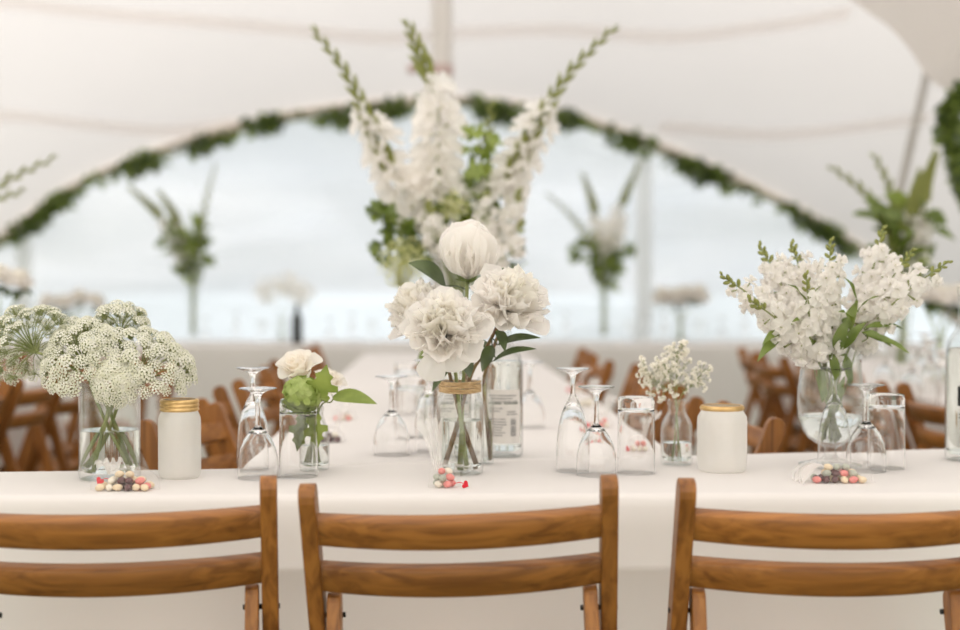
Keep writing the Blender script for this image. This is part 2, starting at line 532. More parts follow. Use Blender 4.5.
# ------------------------------------------------------------------ the setting
ARCH = [(-5.6, 0.1), (-4.6, 0.80), (-3.53, 1.49), (-3.08, 1.81), (-2.29, 2.14), (-1.35, 2.38), (-0.3, 2.48), (0.38, 2.43),
        (0.75, 2.34), (1.2, 2.19), (1.58, 2.04), (2.0, 1.85), (2.33, 1.68), (2.63, 1.515), (3.4, 0.98), (4.4, 0.1)]
def A(x):
    if x <= ARCH[0][0]: return ARCH[0][1]
    if x >= ARCH[-1][0]: return ARCH[-1][1]
    for i in range(len(ARCH) - 1):
        (x0, z0), (x1, z1) = ARCH[i], ARCH[i + 1]
        if x0 <= x <= x1:
            m0 = (z1 - ARCH[i - 1][1]) / (x1 - ARCH[i - 1][0]) if i else (z1 - z0) / (x1 - x0)
            m1 = (ARCH[i + 2][1] - z0) / (ARCH[i + 2][0] - x0) if i + 2 < len(ARCH) else (z1 - z0) / (x1 - x0)
            h = x1 - x0; t = (x - x0) / h
            return (2*t**3 - 3*t*t + 1)*z0 + (t**3 - 2*t*t + t)*h*m0 + (-2*t**3 + 3*t*t)*z1 + (t**3 - t*t)*h*m1
YW = 10.0
def roof_z(x, y):
    return A(x) + 3.2 * (1 - exp(-(YW - y) * 0.16))

mb = MB()
mb.grid([[V((x, y, 0)) for x in (-30, 30)] for y in (-20, 14)])
floor = mb.build('floor', M['grass'], smooth=False); tag(floor, kind='structure')
mb = MB()
mb.grid([[V((x, y, -0.02)) for x in (-200, 200)] for y in (14, 350)])
tag(mb.build('sea', M['sea'], smooth=False), kind='structure')

xs = [-5.6 + 10.0 * i / 60 for i in range(61)]
mb = MB()
mb.grid([[V((x, y, roof_z(x, y))) for x in xs] for y in [YW - 13 * j / 40 for j in range(41)]])
tag(mb.build('ceiling', M['tent']), kind='structure')
mb = MB()
mb.grid([[V((x, -3.0, z * roof_z(x, -3.0))) for x in xs] for z in (0, 0.5, 1)])
tag(mb.build('wall_light_block', M['light_block']), kind='structure')  # unseen wall, added behind the camera to cut the front light
for nm, xw in (('wall_left', -5.6), ('wall_right', 4.4)):
    mb = MB()
    ys = [YW - 13 * j / 60 for j in range(61)]
    mb.grid([[V((xw + 0.05 * sin(y * 5), y, z * roof_z(xw, y))) for y in ys] for z in (0, 0.5, 1)])
    tag(mb.build(nm, M['wallcloth']), kind='structure')
# clear film window under the arch, in three panels, and the white joints between them
for k, (xa, xb) in enumerate(((-5.5, -3.41), (-3.41, 1.225), (1.225, 4.3))):
    mb = MB()
    cols = [xa + (xb - xa) * i / 30 for i in range(31)]
    mb.grid([[V((x, YW + 0.03 * sin(x * 2.3) * sin(t * 5), 0.01 + (A(x) - 0.01) * t)) for x in cols] for t in [i / 10 for i in range(11)]])
    tag(mb.build('window_%d' % (k + 1), M['pvc']), kind='structure')
for k, xp in enumerate((-3.41, 1.225)):
    mb = MB()
    mb.grid([[V((xp + u * 0.06, YW - 0.035 - 0.012 * (1 - u * u), A(xp) * t)) for u in (-1, -0.5, 0, 0.5, 1)] for t in [i / 8 for i in range(9)]])
    tag(mb.build('trim_%d' % (k + 1), M['strip']), kind='structure')
# rolled hem along the arch
mb = MB()
mb.tube([V((x, YW - 0.03, A(x) + 0.03)) for x in xs], 0.05, 10)
tag(mb.build('trim_3', M['hem']), kind='structure')
# seams sewn across the roof
def on_roof(px, py):
    a = W(px, py, 1.0) - V((0, 0, CAM_Z))
    y = 9.95
    while y > 2.5:
        p = V((0, 0, CAM_Z)) + a * y
        if p.z <= roof_z(p.x, y) : lo = y; break
        y -= 0.02
    else: lo = y
    p = V((0, 0, CAM_Z)) + a * lo
    return p
for k, pl in enumerate(([(-40, 0), (120, 15), (300, 31), (430, 36), (640, 36), (760, 28), (850, 14)],
                        [(-40, 118), (80, 125), (170, 130), (250, 126)], [(660, 128), (760, 135), (850, 129), (930, 119)])):
    pts = spline([on_roof(*p) for p in pl], 30)
    mb = MB()
    mb.grid([[V((p.x, p.y - o_, roof_z(p.x, p.y - o_) - 0.006)) for p in pts] for o_ in (-0.07, 0.0, 0.07)])
    tag(mb.build('trim_%d' % (4 + k), M['seam']), kind='structure')
# hanging edge of the next roof panel, upper right
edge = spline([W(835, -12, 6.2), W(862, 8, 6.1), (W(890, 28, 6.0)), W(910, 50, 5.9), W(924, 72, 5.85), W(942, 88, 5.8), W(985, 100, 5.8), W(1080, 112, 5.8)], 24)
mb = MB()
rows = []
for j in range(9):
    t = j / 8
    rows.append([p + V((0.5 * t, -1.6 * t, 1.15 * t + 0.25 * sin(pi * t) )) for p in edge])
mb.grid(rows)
tag(mb.build('trim_7', M['tent_fold_shade']), kind='structure')

# poles
def pole(name, label, a, b, r, mat):
    a, b = V(a), V(b)
    t = thing(name, label, 'tent pole', a)
    m_ = MB(); m_.tube([(b - a) * f for f in (0, 0.5, 1)], r, 20); m_.build('shaft', mat, t)
    m_ = MB(); m_.lathe([(0, 0), (r * 1.9, 0), (r * 1.9, 0.012), (r * 1.2, 0.03), (0, 0.03)], 20); m_.build('foot_plate', M['grey_pole'], t)
    return t
px_ = X(442, 7.5)
pt = pole('tent_pole', 'thick upright white tent pole rising behind the tall central flowers', (px_, 7.5, 0), (px_, 7.5, roof_z(px_, 7.5) + 0.02), 0.061, M['ivory_paint'])
mb = MB(); mb.tube([(-0.06, 0, 2.31), (-0.13, -0.02, 2.315)], 0.012, 8); mb.lathe([(0, -0.03), (0.022, -0.028), (0.03, 0.02), (0.02, 0.04), (0, 0.042)], 14, Matrix.Translation((-0.165, -0.03, 2.315)) @ Matrix.Rotation(1.3, 4, 'Y')); mb.tube([(0, 0, 2.28), (0, 0, 2.34)], 0.066, 18)
mb.build('bracket', M['pink_lamp'], pt, smooth=False, bevel=0.01)
a_, b_ = W(905, 170, 7.0), W(926, 78, 7.0)
dr = (b_ - a_) / (b_.z - a_.z)
lo = a_ - dr * a_.z
hi = a_ + dr * (2.9 - a_.z)
pole('tent_pole', 'thin grey tent pole leaning to the right behind the flowers at the right', lo, hi, 0.022, M['grey_pole'])

# ------------------------------------------------------------------ garlands
def garland(label, path, n, spread, size, seed, dens=None):
    random.seed(seed)
    base = path[0]
    t = thing('leaf_garland', label, 'garland', base)
    pl = [p - base for p in path]
    m_ = MB(); m_.tube(pl, 0.012, 6); m_.build('vine', M['stem'], t)
    m_ = MB()
    for i in range(n):
        f = random.random()
        if dens and random.random() > dens(f): continue
        p, tg = along(pl, f)
        o = rnd_dir() * spread * random.random() ** 0.6
        o.y = -abs(o.y) * 0.8 - 0.01
        d = (rnd_dir() + o * 6 + V((0, 0, -0.3))).normalized()
        L = size * random.uniform(0.6, 1.2)
        m_.cur = random.choice((0, 0, 1))
        m_.leaf(p + o * 0.5, p + o * 0.5 + d * L, rnd_dir() + V((0, -1, 0.3)), L * 0.38, 0.2, 0.12, 5)
    m_.build('foliage', [M['leaf'], M['leaf_dark']], t)
    return t
gx = [-4.5 + 7.9 * i / 120 for i in range(121)]
gpath = [V((x, YW - 0.09, A(x) - 0.045 - 0.02 * sin(x * 5))) for x in gx]
garland('long green leaf garland following the arch above the clear window', gpath, 3300, 0.085, 0.095, 3,
        lambda f: 0.06 + 0.94 * max(0, sin(f * 82 + 2 * sin(f * 19)) * 0.5 + 0.5) ** 2.2)
garland('short green garland hanging at the right edge below the dark roof fold',
        spline([W(968, 92, 5.75), W(950, 108, 5.75), W(948, 128, 5.75), W(957, 150, 5.75), W(962, 185, 5.75), W(980, 205, 5.75)], 24), 420, 0.065, 0.065, 4)

# ------------------------------------------------------------------ tables and cloths
TZ = 0.75
def offset_ring(poly, d):
    n = len(poly); out = []
    for i in range(n):
        p0, p1, p2 = poly[i - 1], poly[i], poly[(i + 1) % n]
        e1 = (p1 - p0).normalized(); e2 = (p2 - p1).normalized()
        n1 = V((e1.y, -e1.x)); n2 = V((e2.y, -e2.x))
        b = (n1 + n2).normalized()
        out.append(p1 + b * (d / max(b.dot(n1), 0.4)))
    return out
def densify(poly, step=0.03):
    out = []
    for i, p in enumerate(poly):
        q = poly[(i + 1) % len(poly)]
        k = max(1, int((q - p).length / step))
        out += [p.lerp(q, j / k) for j in range(k)]
    return out
def round_corners(poly, r=0.09):
    out = []
    n = len(poly)
    for i in range(n):
        a, b, c = poly[i - 1], poly[i], poly[(i + 1) % n]
        u = (a - b).normalized(); w = (c - b).normalized()
        for k in range(5):
            t = k / 4
            p0, p1, p2 = b + u * r, b, b + w * r
            out.append(p0 * (1 - t) ** 2 + p1 * 2 * t * (1 - t) + p2 * t * t)
    return out
def draped_cloth(name, label, corners, z, bottom, wave, crease=None, seed=1, group=None, cat='tablecloth'):
    """corners counter-clockwise; flat top, rounded edge, hanging skirt with soft folds"""
    random.seed(seed)
    base = sum(corners, V((0, 0))) / len(corners)
    ring = densify(round_corners([c - base for c in corners]), 0.025)
    n = len(ring)
    ph = [random.uniform(0, 6.28) for _ in range(4)]
    def fold(i):
        s_ = i * 0.025
        return 0.5 * sin(s_ * 9 + ph[0]) + 0.3 * sin(s_ * 17 + ph[1]) + 0.2 * sin(s_ * 31 + ph[2])
    rows = []
    inner = offset_ring(ring, -0.02)
    rows.append([V((p.x, p.y, z)) for p in offset_ring(ring, -0.027)])
    rows.append([V((p.x, p.y, z)) for p in inner])
    for th in (30, 60, 90):
        r_ = offset_ring(ring, -0.02 + 0.02 * sin(radians(th)))
        rows.append([V((p.x, p.y, z - 0.02 + 0.02 * cos(radians(th)))) for p in r_])
    H = z - 0.02 - bottom
    K = 16
    zs = [(z - 0.02) - H * k / K for k in range(1, K + 1)]
    if crease: zs = sorted(set([q for q in zs if abs(q - crease) > 0.012] + [crease + 0.006, crease, crease - 0.006]), reverse=True)
    for zz in zs:
        k = (z - 0.02 - zz) / max(H, 1e-6)
        row = []
        kk = 0.0
        if crease:
            dz = zz - crease
            kk = 0.012 * exp(-abs(dz) / 0.06)
        for i, p in enumerate(ring):
            q = V((p.x, p.y))
            e = ring[(i + 1) % n] - ring[i - 1]
            nn = V((e.y, -e.x)).normalized()
            q = q + nn * (wave * k * (1 + fold(i)) + kk + 0.006 * k)
            row.append(V((q.x, q.y, zz)))
        rows.append(row)
    m_ = MB()
    m_.grid(rows[::-1], True)
    q0 = (len(rows) - 1) * n
    m_.v.append(V((0, 0, z)))
    for i in range(n): m_.f.append([q0 + i, q0 + (i + 1) % n, len(m_.v) - 1]); m_.m.append(0)
    o = m_.build(name, M['cloth'], None, True, loc=(base.x, base.y, 0))
    return tag(o, label, cat, group)
def trestle(label, corners, z, bottom_legs=0):
    base = sum(corners, V((0, 0))) / len(corners)
    t = thing('trestle_table', label, 'table', (base.x, base.y, 0))
    ring = offset_ring([c - base for c in corners], -0.008)
    m_ = MB()
    n = len(ring)
    m_.add([V((p.x, p.y, z - 0.028)) for p in ring] + [V((p.x, p.y, z - 0.003)) for p in ring],
           [list(range(n))[::-1], list(range(n, 2 * n))] + [[i, (i + 1) % n, n + (i + 1) % n, n + i] for i in range(n)])
    m_.build('tabletop', M['table_wood'], t, False)
    for p in offset_ring([c - base for c in corners], -0.07):
        m_ = MB(); m_.box((p.x, p.y, (z - 0.028) / 2), (0.04, 0.04, z - 0.028)); m_.build('leg', M['table_wood'], t, False)
    return t
def D_at(py): return 440.0 / (py - 290.0)
# near table: the back edge runs slightly away to the right
near = [V((-1.45, 2.115)), V((1.75, 2.165)), V((1.75, 2.945)), V((0.547, 2.70)), V((-0.45, 2.475)), V((-1.45, 2.375))]
trestle('wooden trestle table under the white cloth nearest the camera', near, TZ - 0.003)
draped_cloth('tablecloth', 'white cloth with a pressed crease over the nearest table behind the front chairs', near, TZ, 0.48, 0.006, 0.635, 5)
def long_c(y): return -0.025 - 0.035 * (y - 2.7)
longt = [V((long_c(2.5) - 0.44, 2.45)), V((long_c(2.7) + 0.43, 2.64)), V((long_c(7.0) + 0.43, 7.0)), V((long_c(7.0) - 0.44, 7.0))]
trestle('long wooden trestle table under the cloth running away down the middle', [V((longt[0].x, 2.76)), V((longt[1].x, 2.76)), longt[2].copy(), longt[3].copy()], TZ - 0.003)
draped_cloth('tablecloth', 'white cloth over the long table running away down the middle', longt, TZ + 0.0012, 0.49, 0.008, None, 6)
far = [V((-3.3, 8.0)), V((2.75, 8.0)), V((2.75, 8.75)), V((-3.3, 8.75))]
trestle('wooden trestle table under the far cloth by the window', far, TZ - 0.003)
draped_cloth('tablecloth', 'white cloth falling to the ground over the far table by the window', far, TZ, 0.01, 0.012, None, 7)
rightt = [V((1.40, 3.3)), V((2.2, 3.3)), V((2.2, 6.4)), V((1.40, 6.4))]
trestle('wooden trestle table under the cloth at the right behind the brown chairs', rightt, TZ - 0.003)
draped_cloth('tablecloth', 'white cloth over the side table at the right behind the brown chairs', rightt, TZ, 0.49, 0.01, None, 8)
leftt = [V((-2.4, 3.0)), V((-1.62, 3.0)), V((-1.62, 5.2)), V((-2.4, 5.2))]
trestle('wooden trestle table under the cloth at the left behind the brown chairs', leftt, TZ - 0.003)
draped_cloth('tablecloth', 'white cloth over the side table at the left behind the brown chairs', leftt, TZ, 0.49, 0.01, None, 9)

# ------------------------------------------------------------------ chairs
def bar(m_, a, b, w, d, side=V((1, 0, 0)), round_top=False):
    """rectangular bar from a to b: w along side, d across"""
    a, b = V(a), V(b)
    t = (b - a).normalized()
    s_ = (side - t * side.dot(t)).normalized()
    f = t.cross(s_)
    L = (b - a).length
    prof = [(0, 1.0), (L - (d / 2 if round_top else 0), 1.0)]
    if round_top: prof += [(L - d * 0.22, 0.86), (L - d * 0.06, 0.55), (L, 0.15)]
    rows = []
    for l, k in prof:
        c = a + t * l
        rows.append([c + s_ * (i * w / 2) + f * (j * d / 2 * k) for i, j in ((-1, -1), (1, -1), (1, 1), (-1, 1))])
    n0 = len(m_.v)
    m_.grid(rows, True)
    m_.f.append([n0, n0 + 3, n0 + 2, n0 + 1]); m_.m.append(0)
    q = n0 + (len(rows) - 1) * 4
    m_.f.append([q, q + 1, q + 2, q + 3]); m_.m.append(0)
POST_TOP, POST_BOT = V((0.2125, 0, 0.812)), V((0.2125, 0.30, 0.0))
def post_at(z):
    return POST_BOT.y * (1 - z / 0.812)
def make_chair():
    t = thing('folding_chair', 'x', 'chair')
    for s_ in (-1, 1):
        m_ = MB(); bar(m_, (s_ * POST_BOT.x, POST_BOT.y, 0), (s_ * POST_TOP.x, 0, POST_TOP.z), 0.024, 0.040, round_top=True)
        m_.build('leg', M['wood_z'], t, False, bevel=0.003)
        m_ = MB(); bar(m_, (s_ * 0.186, -0.12, 0), (s_ * 0.186, post_at(0.64) + 0.004, 0.645), 0.020, 0.034, round_top=True)
        m_.build('leg', M['wood_z'], t, False, bevel=0.003)
        m_ = MB(); m_.tube([(s_ * 0.172, post_at(0.61), 0.61), (s_ * 0.2265, post_at(0.61), 0.61)], 0.004, 10)
        m_.build('bolt', M['black'], t)
    alpha = math.atan2(POST_BOT.y, 0.812)
    for zc, hh in ((0.7455, 0.0215), (0.673, 0.0205)):
        m_ = MB()
        rows = []
        nn = 20
        for i in range(nn + 1):
            u = -1 + 2 * i / nn
            bow = -0.050 * (1 - u * u)
            th = 0.0115
            def P_(h, o): return V((u * 0.201, post_at(zc) + bow - h * sin(alpha) + o * cos(alpha), zc + h * cos(alpha) + o * sin(alpha)))
            c_ = 0.003 * (1 - u * u)
            rows.append([P_(-hh - c_, -th + 0.002), P_(-hh + 0.003 - c_, -th), P_(hh - 0.002, -th), P_(hh, -th + 0.002), P_(hh, th - 0.002), P_(hh - 0.002, th), P_(-hh + 0.003 - c_, th), P_(-hh - c_, th - 0.002)])
        m_.grid(rows, True)
        m_.f.append(list(range(8))); m_.m.append(0)
        m_.f.append([nn * 8 + k for k in range(8)][::-1]); m_.m.append(0)
        m_.build('back_rail', M['wood_x'], t, True)
    m_ = MB()
    for k in range(6):
        m_.box((0, 0.085 + 0.062 * k, 0.445), (0.36, 0.05, 0.014))
    for s_ in (-1, 1):
        m_.box((s_ * 0.15, 0.24, 0.429), (0.02, 0.36, 0.018))
    m_.build('seat', M['wood_x'], t, False, bevel=0.002)
    m_ = MB(); m_.tube([(-0.2, post_at(0.2), 0.2), (0.2, post_at(0.2), 0.2)], 0.009, 8); m_.build('stretcher', M['wood_x'], t)
    m_ = MB(); m_.tube([(-0.186, -0.068, 0.25), (0.186, -0.068, 0.25)], 0.009, 8); m_.build('stretcher', M['wood_x'], t)
    return t
chair0 = make_chair()
_used = []
def chair(x, y, rz, label, group, roll=0.0):
    c = chair0 if not _used else copy_tree(chair0)
    _used.append(c)
    c.location = (x, y, 0)
    c.rotation_euler = (0, roll, rz)
    c['label'] = label; c['category'] = 'chair'; c['group'] = group
    return c
G1 = 'chairs along the near side of the front table'
chair(X(116.5, 1.87), 1.87, radians(7.5), 'brown wooden folding chair in the foreground below the lacy green-white flowers', G1, radians(-0.2))
chair(X(459.5, 1.87) + 0.022, 1.87, 0, 'brown wooden folding chair in the foreground directly in front of the peony jar', G1, radians(-1.7))
chair(X(836, 1.87), 1.87, 0, 'brown wooden folding chair in the foreground below the stock flowers and hurricane vase', G1, radians(0.3))
G2 = 'chairs along the right side of the long middle table'
ordn = ['nearest', 'second', 'third', 'fourth', 'fifth', 'sixth']
for k, y in enumerate((3.0, 3.55, 4.1, 4.65, 5.3, 6.0)):
    x = 0.60 - 0.035 * (y - 2.7) + (0.02, -0.01, 0.0, 0.03, -0.02, 0.0)[k]
    chair(x, y, pi / 2 + radians((4, -3, 2, -4, 3, 0)[k]), 'wooden folding chair on the right of the long middle table, %s from the camera' % ordn[k], G2)
G3 = 'chairs along the left side of the long middle table'
for k, y in enumerate((2.95, 3.5, 4.2, 4.9, 5.7, 6.4)):
    x = -0.685 - 0.035 * (y - 2.7) + (0.03, 0.0, 0.02, -0.02, 0.0, 0.0)[k]
    chair(x, y, -pi / 2 + radians((-8, 5, -3, 4, 0, 2)[k]), 'wooden folding chair on the left of the long middle table, %s from the camera' % ordn[k], G3)
G4 = 'chairs along the side table at the right'
for k, y in enumerate((3.64, 4.12, 4.60, 5.08, 5.56, 6.03)):
    chair(1.22 + (0.02, -0.03, 0.0, 0.02, -0.02, 0)[k], y, -pi / 2 + radians((6, -5, 3, -6, 4, 0)[k]), 'brown folding chair at the near side of the right side table, %s from the camera' % ordn[k], G4)
for k, y in enumerate((3.7, 4.3, 4.9, 5.5)):
    chair(2.40, y, pi / 2, 'brown folding chair at the outer side of the right side table, %s from the camera' % ordn[k], G4)
G5 = 'chairs along the side table at the left'
for k, y in enumerate((3.33, 3.81, 4.29, 4.77)):
    chair(-1.42 + (0.02, -0.02, 0.0, 0.02)[k], y, pi / 2 + radians((5, -4, 3, -5)[k]), 'brown folding chair at the inner side of the left side table, %s from the camera' % ordn[k], G5)
for k, y in enumerate((3.4, 3.95, 4.5)):
    chair(-2.6, y, -pi / 2, 'brown folding chair at the outer side of the left side table, %s from the camera' % ordn[k], G5)
for k, (x, y, rz_) in enumerate(((-1.45, 5.55, 2.8), (-1.72, 6.0, 0.4), (-2.3, 6.0, 2.9), (-2.45, 6.5, 0.2))):
    chair(x, y, rz_, 'brown folding chair beyond the left side table, %s from the camera' % ordn[k], 'chairs beyond the left side table')
chair(-2.05, 5.42, pi, 'brown folding chair at the far end of the left side table', G5)

# ------------------------------------------------------------------ glassware
def glass_mesh(name, prof, n=40, mat='glass'):
    m_ = MB()
    for pr in (prof if isinstance(prof[0], list) else [prof]): m_.lathe(pr, n, None, True)
    me = m_.build(name, M[mat])
    d = me.data
    bpy.data.objects.remove(me)
    return d
# all upside down: the rim stands on the cloth, the foot is on top
def dome(out, t_in):
    return out + t_in
WINE = [('bowl', 'glass', [[(0.0343, 0.0), (0.0350, 0.0), (0.0358, 0.007), (0.0362, 0.016), (0.0352, 0.034), (0.0310, 0.053), (0.0240, 0.069), (0.0150, 0.081), (0.0072, 0.0886), (0.0050, 0.0915)],
         [(0, 0.0812), (0.006, 0.0804), (0.0142, 0.0780), (0.0231, 0.0668), (0.0302, 0.0518), (0.0344, 0.0335), (0.0354, 0.016), (0.0350, 0.007), (0.0343, 0.0)]]),
        ('stem', 'glass', [(0.0050, 0.0915), (0.0045, 0.099), (0.0043, 0.112), (0.0043, 0.132), (0.0055, 0.142), (0.0085, 0.1475)]),
        ('foot', 'glass', [(0.0085, 0.1475), (0.0125, 0.1505), (0.020, 0.1535), (0.0320, 0.1560), (0.0325, 0.1570), (0.0318, 0.1580), (0.015, 0.1572), (0, 0.1568)])]
FLUTE = [('bowl', 'glass', [[(0.0286, 0), (0.0293, 0), (0.0298, 0.012), (0.0302, 0.030), (0.0294, 0.056), (0.0258, 0.084), (0.0195, 0.108), (0.0120, 0.125), (0.0066, 0.1350), (0.0050, 0.1390)],
          [(0, 0.1232), (0.005, 0.1220), (0.0108, 0.1176), (0.0185, 0.1060), (0.0249, 0.0830), (0.0286, 0.0555), (0.0294, 0.030), (0.0290, 0.012), (0.0286, 0)]]),
         ('stem', 'glass', [(0.0050, 0.1390), (0.0043, 0.146), (0.0040, 0.155), (0.0042, 0.167), (0.0065, 0.175), (0.0080, 0.1768)]),
         ('foot', 'glass', [(0.0080, 0.1768), (0.0120, 0.1795), (0.0220, 0.1835), (0.0298, 0.1855), (0.0302, 0.1865), (0.0296, 0.1873), (0.014, 0.1862), (0, 0.186)])]
TUMBLER = [('tumbler', 'glass', [(0.0328, 0), (0.0338, 0), (0.0342, 0.004), (0.0339, 0.03), (0.0336, 0.06), (0.0330, 0.110), (0.0328, 0.128), (0.0318, 0.1345), (0.0300, 0.1370), (0.024, 0.1365), (0.022, 0.134), (0, 0.1335)]
            + [(0, 0.1150), (0.024, 0.1152), (0.0295, 0.1145), (0.0314, 0.1120), (0.0319, 0.105), (0.0324, 0.06), (0.0328, 0.03), (0.0330, 0.004), (0.0328, 0)])]
for kind_ in (WINE, FLUTE, TUMBLER):
    for q in range(len(kind_)):
        kind_[q] = (kind_[q][0], glass_mesh(kind_[q][0], kind_[q][2], 44, kind_[q][1]))
def glassware(mesh, name, cat, label, px, py, group=None, depth=None, sc=1.0, z=TZ):
    d = depth or D_at(py)
    if len(mesh) == 1:
        o = inst(mesh[0][1], name, None, (X(px, d), d, z + 0.0006))
        return tag(o, label, cat, group)
    t = thing(name, label, cat, (X(px, d), d, z + 0.0006), random.uniform(0, 6), group)
    for nm, me in mesh:
        inst(me, nm, t, (0, 0, 0))
    return t
GG = 'upturned glasses on the front table'
glassware(WINE, 'wine_glass', 'glass', 'upturned clear wine glass left of the rose tumbler, in front of a flute', 257.5, 478.5, GG)
glassware(FLUTE, 'champagne_flute', 'glass', 'upturned champagne flute behind the wine glass left of the rose', 252.5, 470, GG)
glassware(TUMBLER, 'tumbler', 'glass', 'upturned clear tumbler in front of the white rose bottle', 298, 477, GG, sc=1.0)
glassware(WINE, 'wine_glass', 'glass', 'upturned clear wine glass alone left of the peony jar', 391.5, 455.5, GG)
glassware(FLUTE, 'champagne_flute', 'glass', 'upturned champagne flute right of the bottle, behind another wine glass', 573, 471.5, GG)
glassware(WINE, 'wine_glass', 'glass', 'upturned clear wine glass between the flute and tumbler right of centre', 596.5, 475.5, GG)
glassware(TUMBLER, 'tumbler', 'glass', 'upturned clear tumbler just left of the small gypsophila bottle', 636.5, 473.5, GG)
glassware(FLUTE, 'champagne_flute', 'glass', 'upturned champagne flute in front of the hurricane vase', 835, 470, GG)
glassware(WINE, 'wine_glass', 'glass', 'upturned clear wine glass right of the flute by the hurricane vase', 867, 471.5, GG)
glassware(TUMBLER, 'tumbler', 'glass', 'upturned clear tumbler right of the hurricane vase', 887, 468.5, GG)
glassware(FLUTE, 'champagne_flute', 'glass', 'upturned champagne flute left behind the twine-topped peony jar', 429, 452, GG)
GL = 'upturned glasses on the long middle table'
glassware(TUMBLER, 'tumbler', 'glass', 'upturned tumbler behind the lone wine glass left of the peony jar', 411, 438, GL)
glassware(TUMBLER, 'tumbler', 'glass', 'blurred upturned tumbler farther back left of the peony jar, under the left peony', 407, 414, GL)
glassware(WINE, 'wine_glass', 'glass', 'blurred upturned wine glass far down the long table left of centre', 422, 396, GL)
glassware(WINE, 'wine_glass', 'glass', 'blurred upturned wine glass farther back just right of the labelled bottle', 530, 428, GL)

def bottle_profile(h, r, wall=0.003):
    o = [(0, 0.006), (r * 0.55, 0.004), (r * 0.86, 0.0), (r * 0.97, 0.003), (r, 0.010), (r, h * 0.60), (r * 0.985, h * 0.635), (r * 0.90, h * 0.68), (r * 0.70, h * 0.725), (r * 0.48, h * 0.76), (r * 0.40, h * 0.80), (r * 0.37, h * 0.95), (r * 0.42, h * 0.955), (r * 0.42, h * 0.995), (r * 0.39, h)]
    i = [(r * 0.25, h), (r * 0.25, h * 0.80), (r * 0.33, h * 0.755), (r * 0.60, h * 0.715), (r * 0.80, h * 0.672), (r - wall, h * 0.63), (r - wall, h * 0.60), (r - wall, 0.020), (r * 0.8, 0.013), (0, 0.017)]
    return o + i
def curved_patch(m_, r, a0, a1, z0, z1, n=14, th=0.0):
    m_.grid([[V((r * sin(a0 + (a1 - a0) * i / n), -r * cos(a0 + (a1 - a0) * i / n), z)) for i in range(n + 1)] for z in (z0, z1)])
def label_part(t, r, a0, a1, z0, z1, parts):
    m_ = MB(); curved_patch(m_, r + 0.0005, a0, a1, z0, z1)
    lb = m_.build('label', M['label'], t)
    for nm, mat, rects in parts:
        m_ = MB()
        for (u0, v0, u1, v1) in rects:
            curved_patch(m_, r + 0.0009, a0 + (a1 - a0) * u0, a0 + (a1 - a0) * u1, z0 + (z1 - z0) * v0, z0 + (z1 - z0) * v1, 6)
        m_.build(nm, M[mat], lb)
    return lb
random.seed(21)
def text_lines(u0, u1, vtop, n, dv, h):
    out = []
    for k in range(n):
        u = u0
        e = u1 - random.uniform(0, 0.25) * (u1 - u0)
        while u < e:
            w = random.uniform(0.02, 0.07)
            out.append((u, vtop - k * dv - h, min(u + w, e), vtop - k * dv)); u += w + 0.015
    return out
def bottle(label, px, py, h, r, face=0.0, kind='text', cat='bottle'):
    d = D_at(py)
    t = thing('glass_bottle', label, cat, (X(px, d), d, TZ + 0.0012), face)
    m_ = MB(); m_.lathe(bottle_profile(h, r), 48, None, True); m_.build('body', M['bottle_glass'], t)
    m_ = MB(); m_.lathe([(0, 0.0165), (r * 0.8, 0.0125), (r - 0.0028, 0.0195), (r - 0.0028, h * 0.60), (r * 0.93 - 0.0028, h * 0.645), (r * 0.92 - 0.0028, h * 0.648), (0, h * 0.648)], 48, None, True); m_.build('water', M['water'], t)
    if kind == 'text':
        bars = []
        u = 0.72
        random.seed(5)
        vv = 0.14
        while vv < 0.46:
            hh = random.choice((0.008, 0.014, 0.02))
            bars.append((0.70, vv, 0.86, vv + hh)); vv += hh + random.choice((0.008, 0.014))
        label_part(t, r, -0.95, 0.95, h * 0.10, h * 0.46, [
            ('printed_text', 'ink', text_lines(0.12, 0.9, 0.90, 3, 0.055, 0.022) + text_lines(0.1, 0.5, 0.66, 2, 0.05, 0.02) + text_lines(0.6, 0.9, 0.60, 2, 0.05, 0.02) + text_lines(0.08, 0.60, 0.46, 7, 0.05, 0.02)),
            ('printed_band', 'ink_green', [(0.06, 0.735, 0.46, 0.755), (0.52, 0.735, 0.93, 0.755)]),
            ('barcode', 'ink', bars)])
    else:
        m_ = MB(); curved_patch(m_, r + 0.0005, -0.72, 0.45, 0.107, 0.145, 14); lb = m_.build('label', M['black'], t)
        m_ = MB()
        for q in text_lines(0.1, 1.0, 0.9, 2, 0.5, 0.2):
            curved_patch(m_, r + 0.0006, -0.75 + q[0], -0.75 + q[2], 0.082 + q[1] * 0.012, 0.082 + q[3] * 0.012, 4)
        m_.build('printed_text', M['black'], t)
    return t
bottle('clear glass bottle with white printed back label right behind the peony jar', 503.5, 457, 0.292, 0.0385, radians(-2))
bottle('clear glass bottle half hidden behind the left of the peony jar', 452, 457, 0.292, 0.0380, radians(9))
bottle('clear water bottle with a black label mark cut by the right edge', 966, 461, 0.335, 0.0375, radians(0), 'mark')

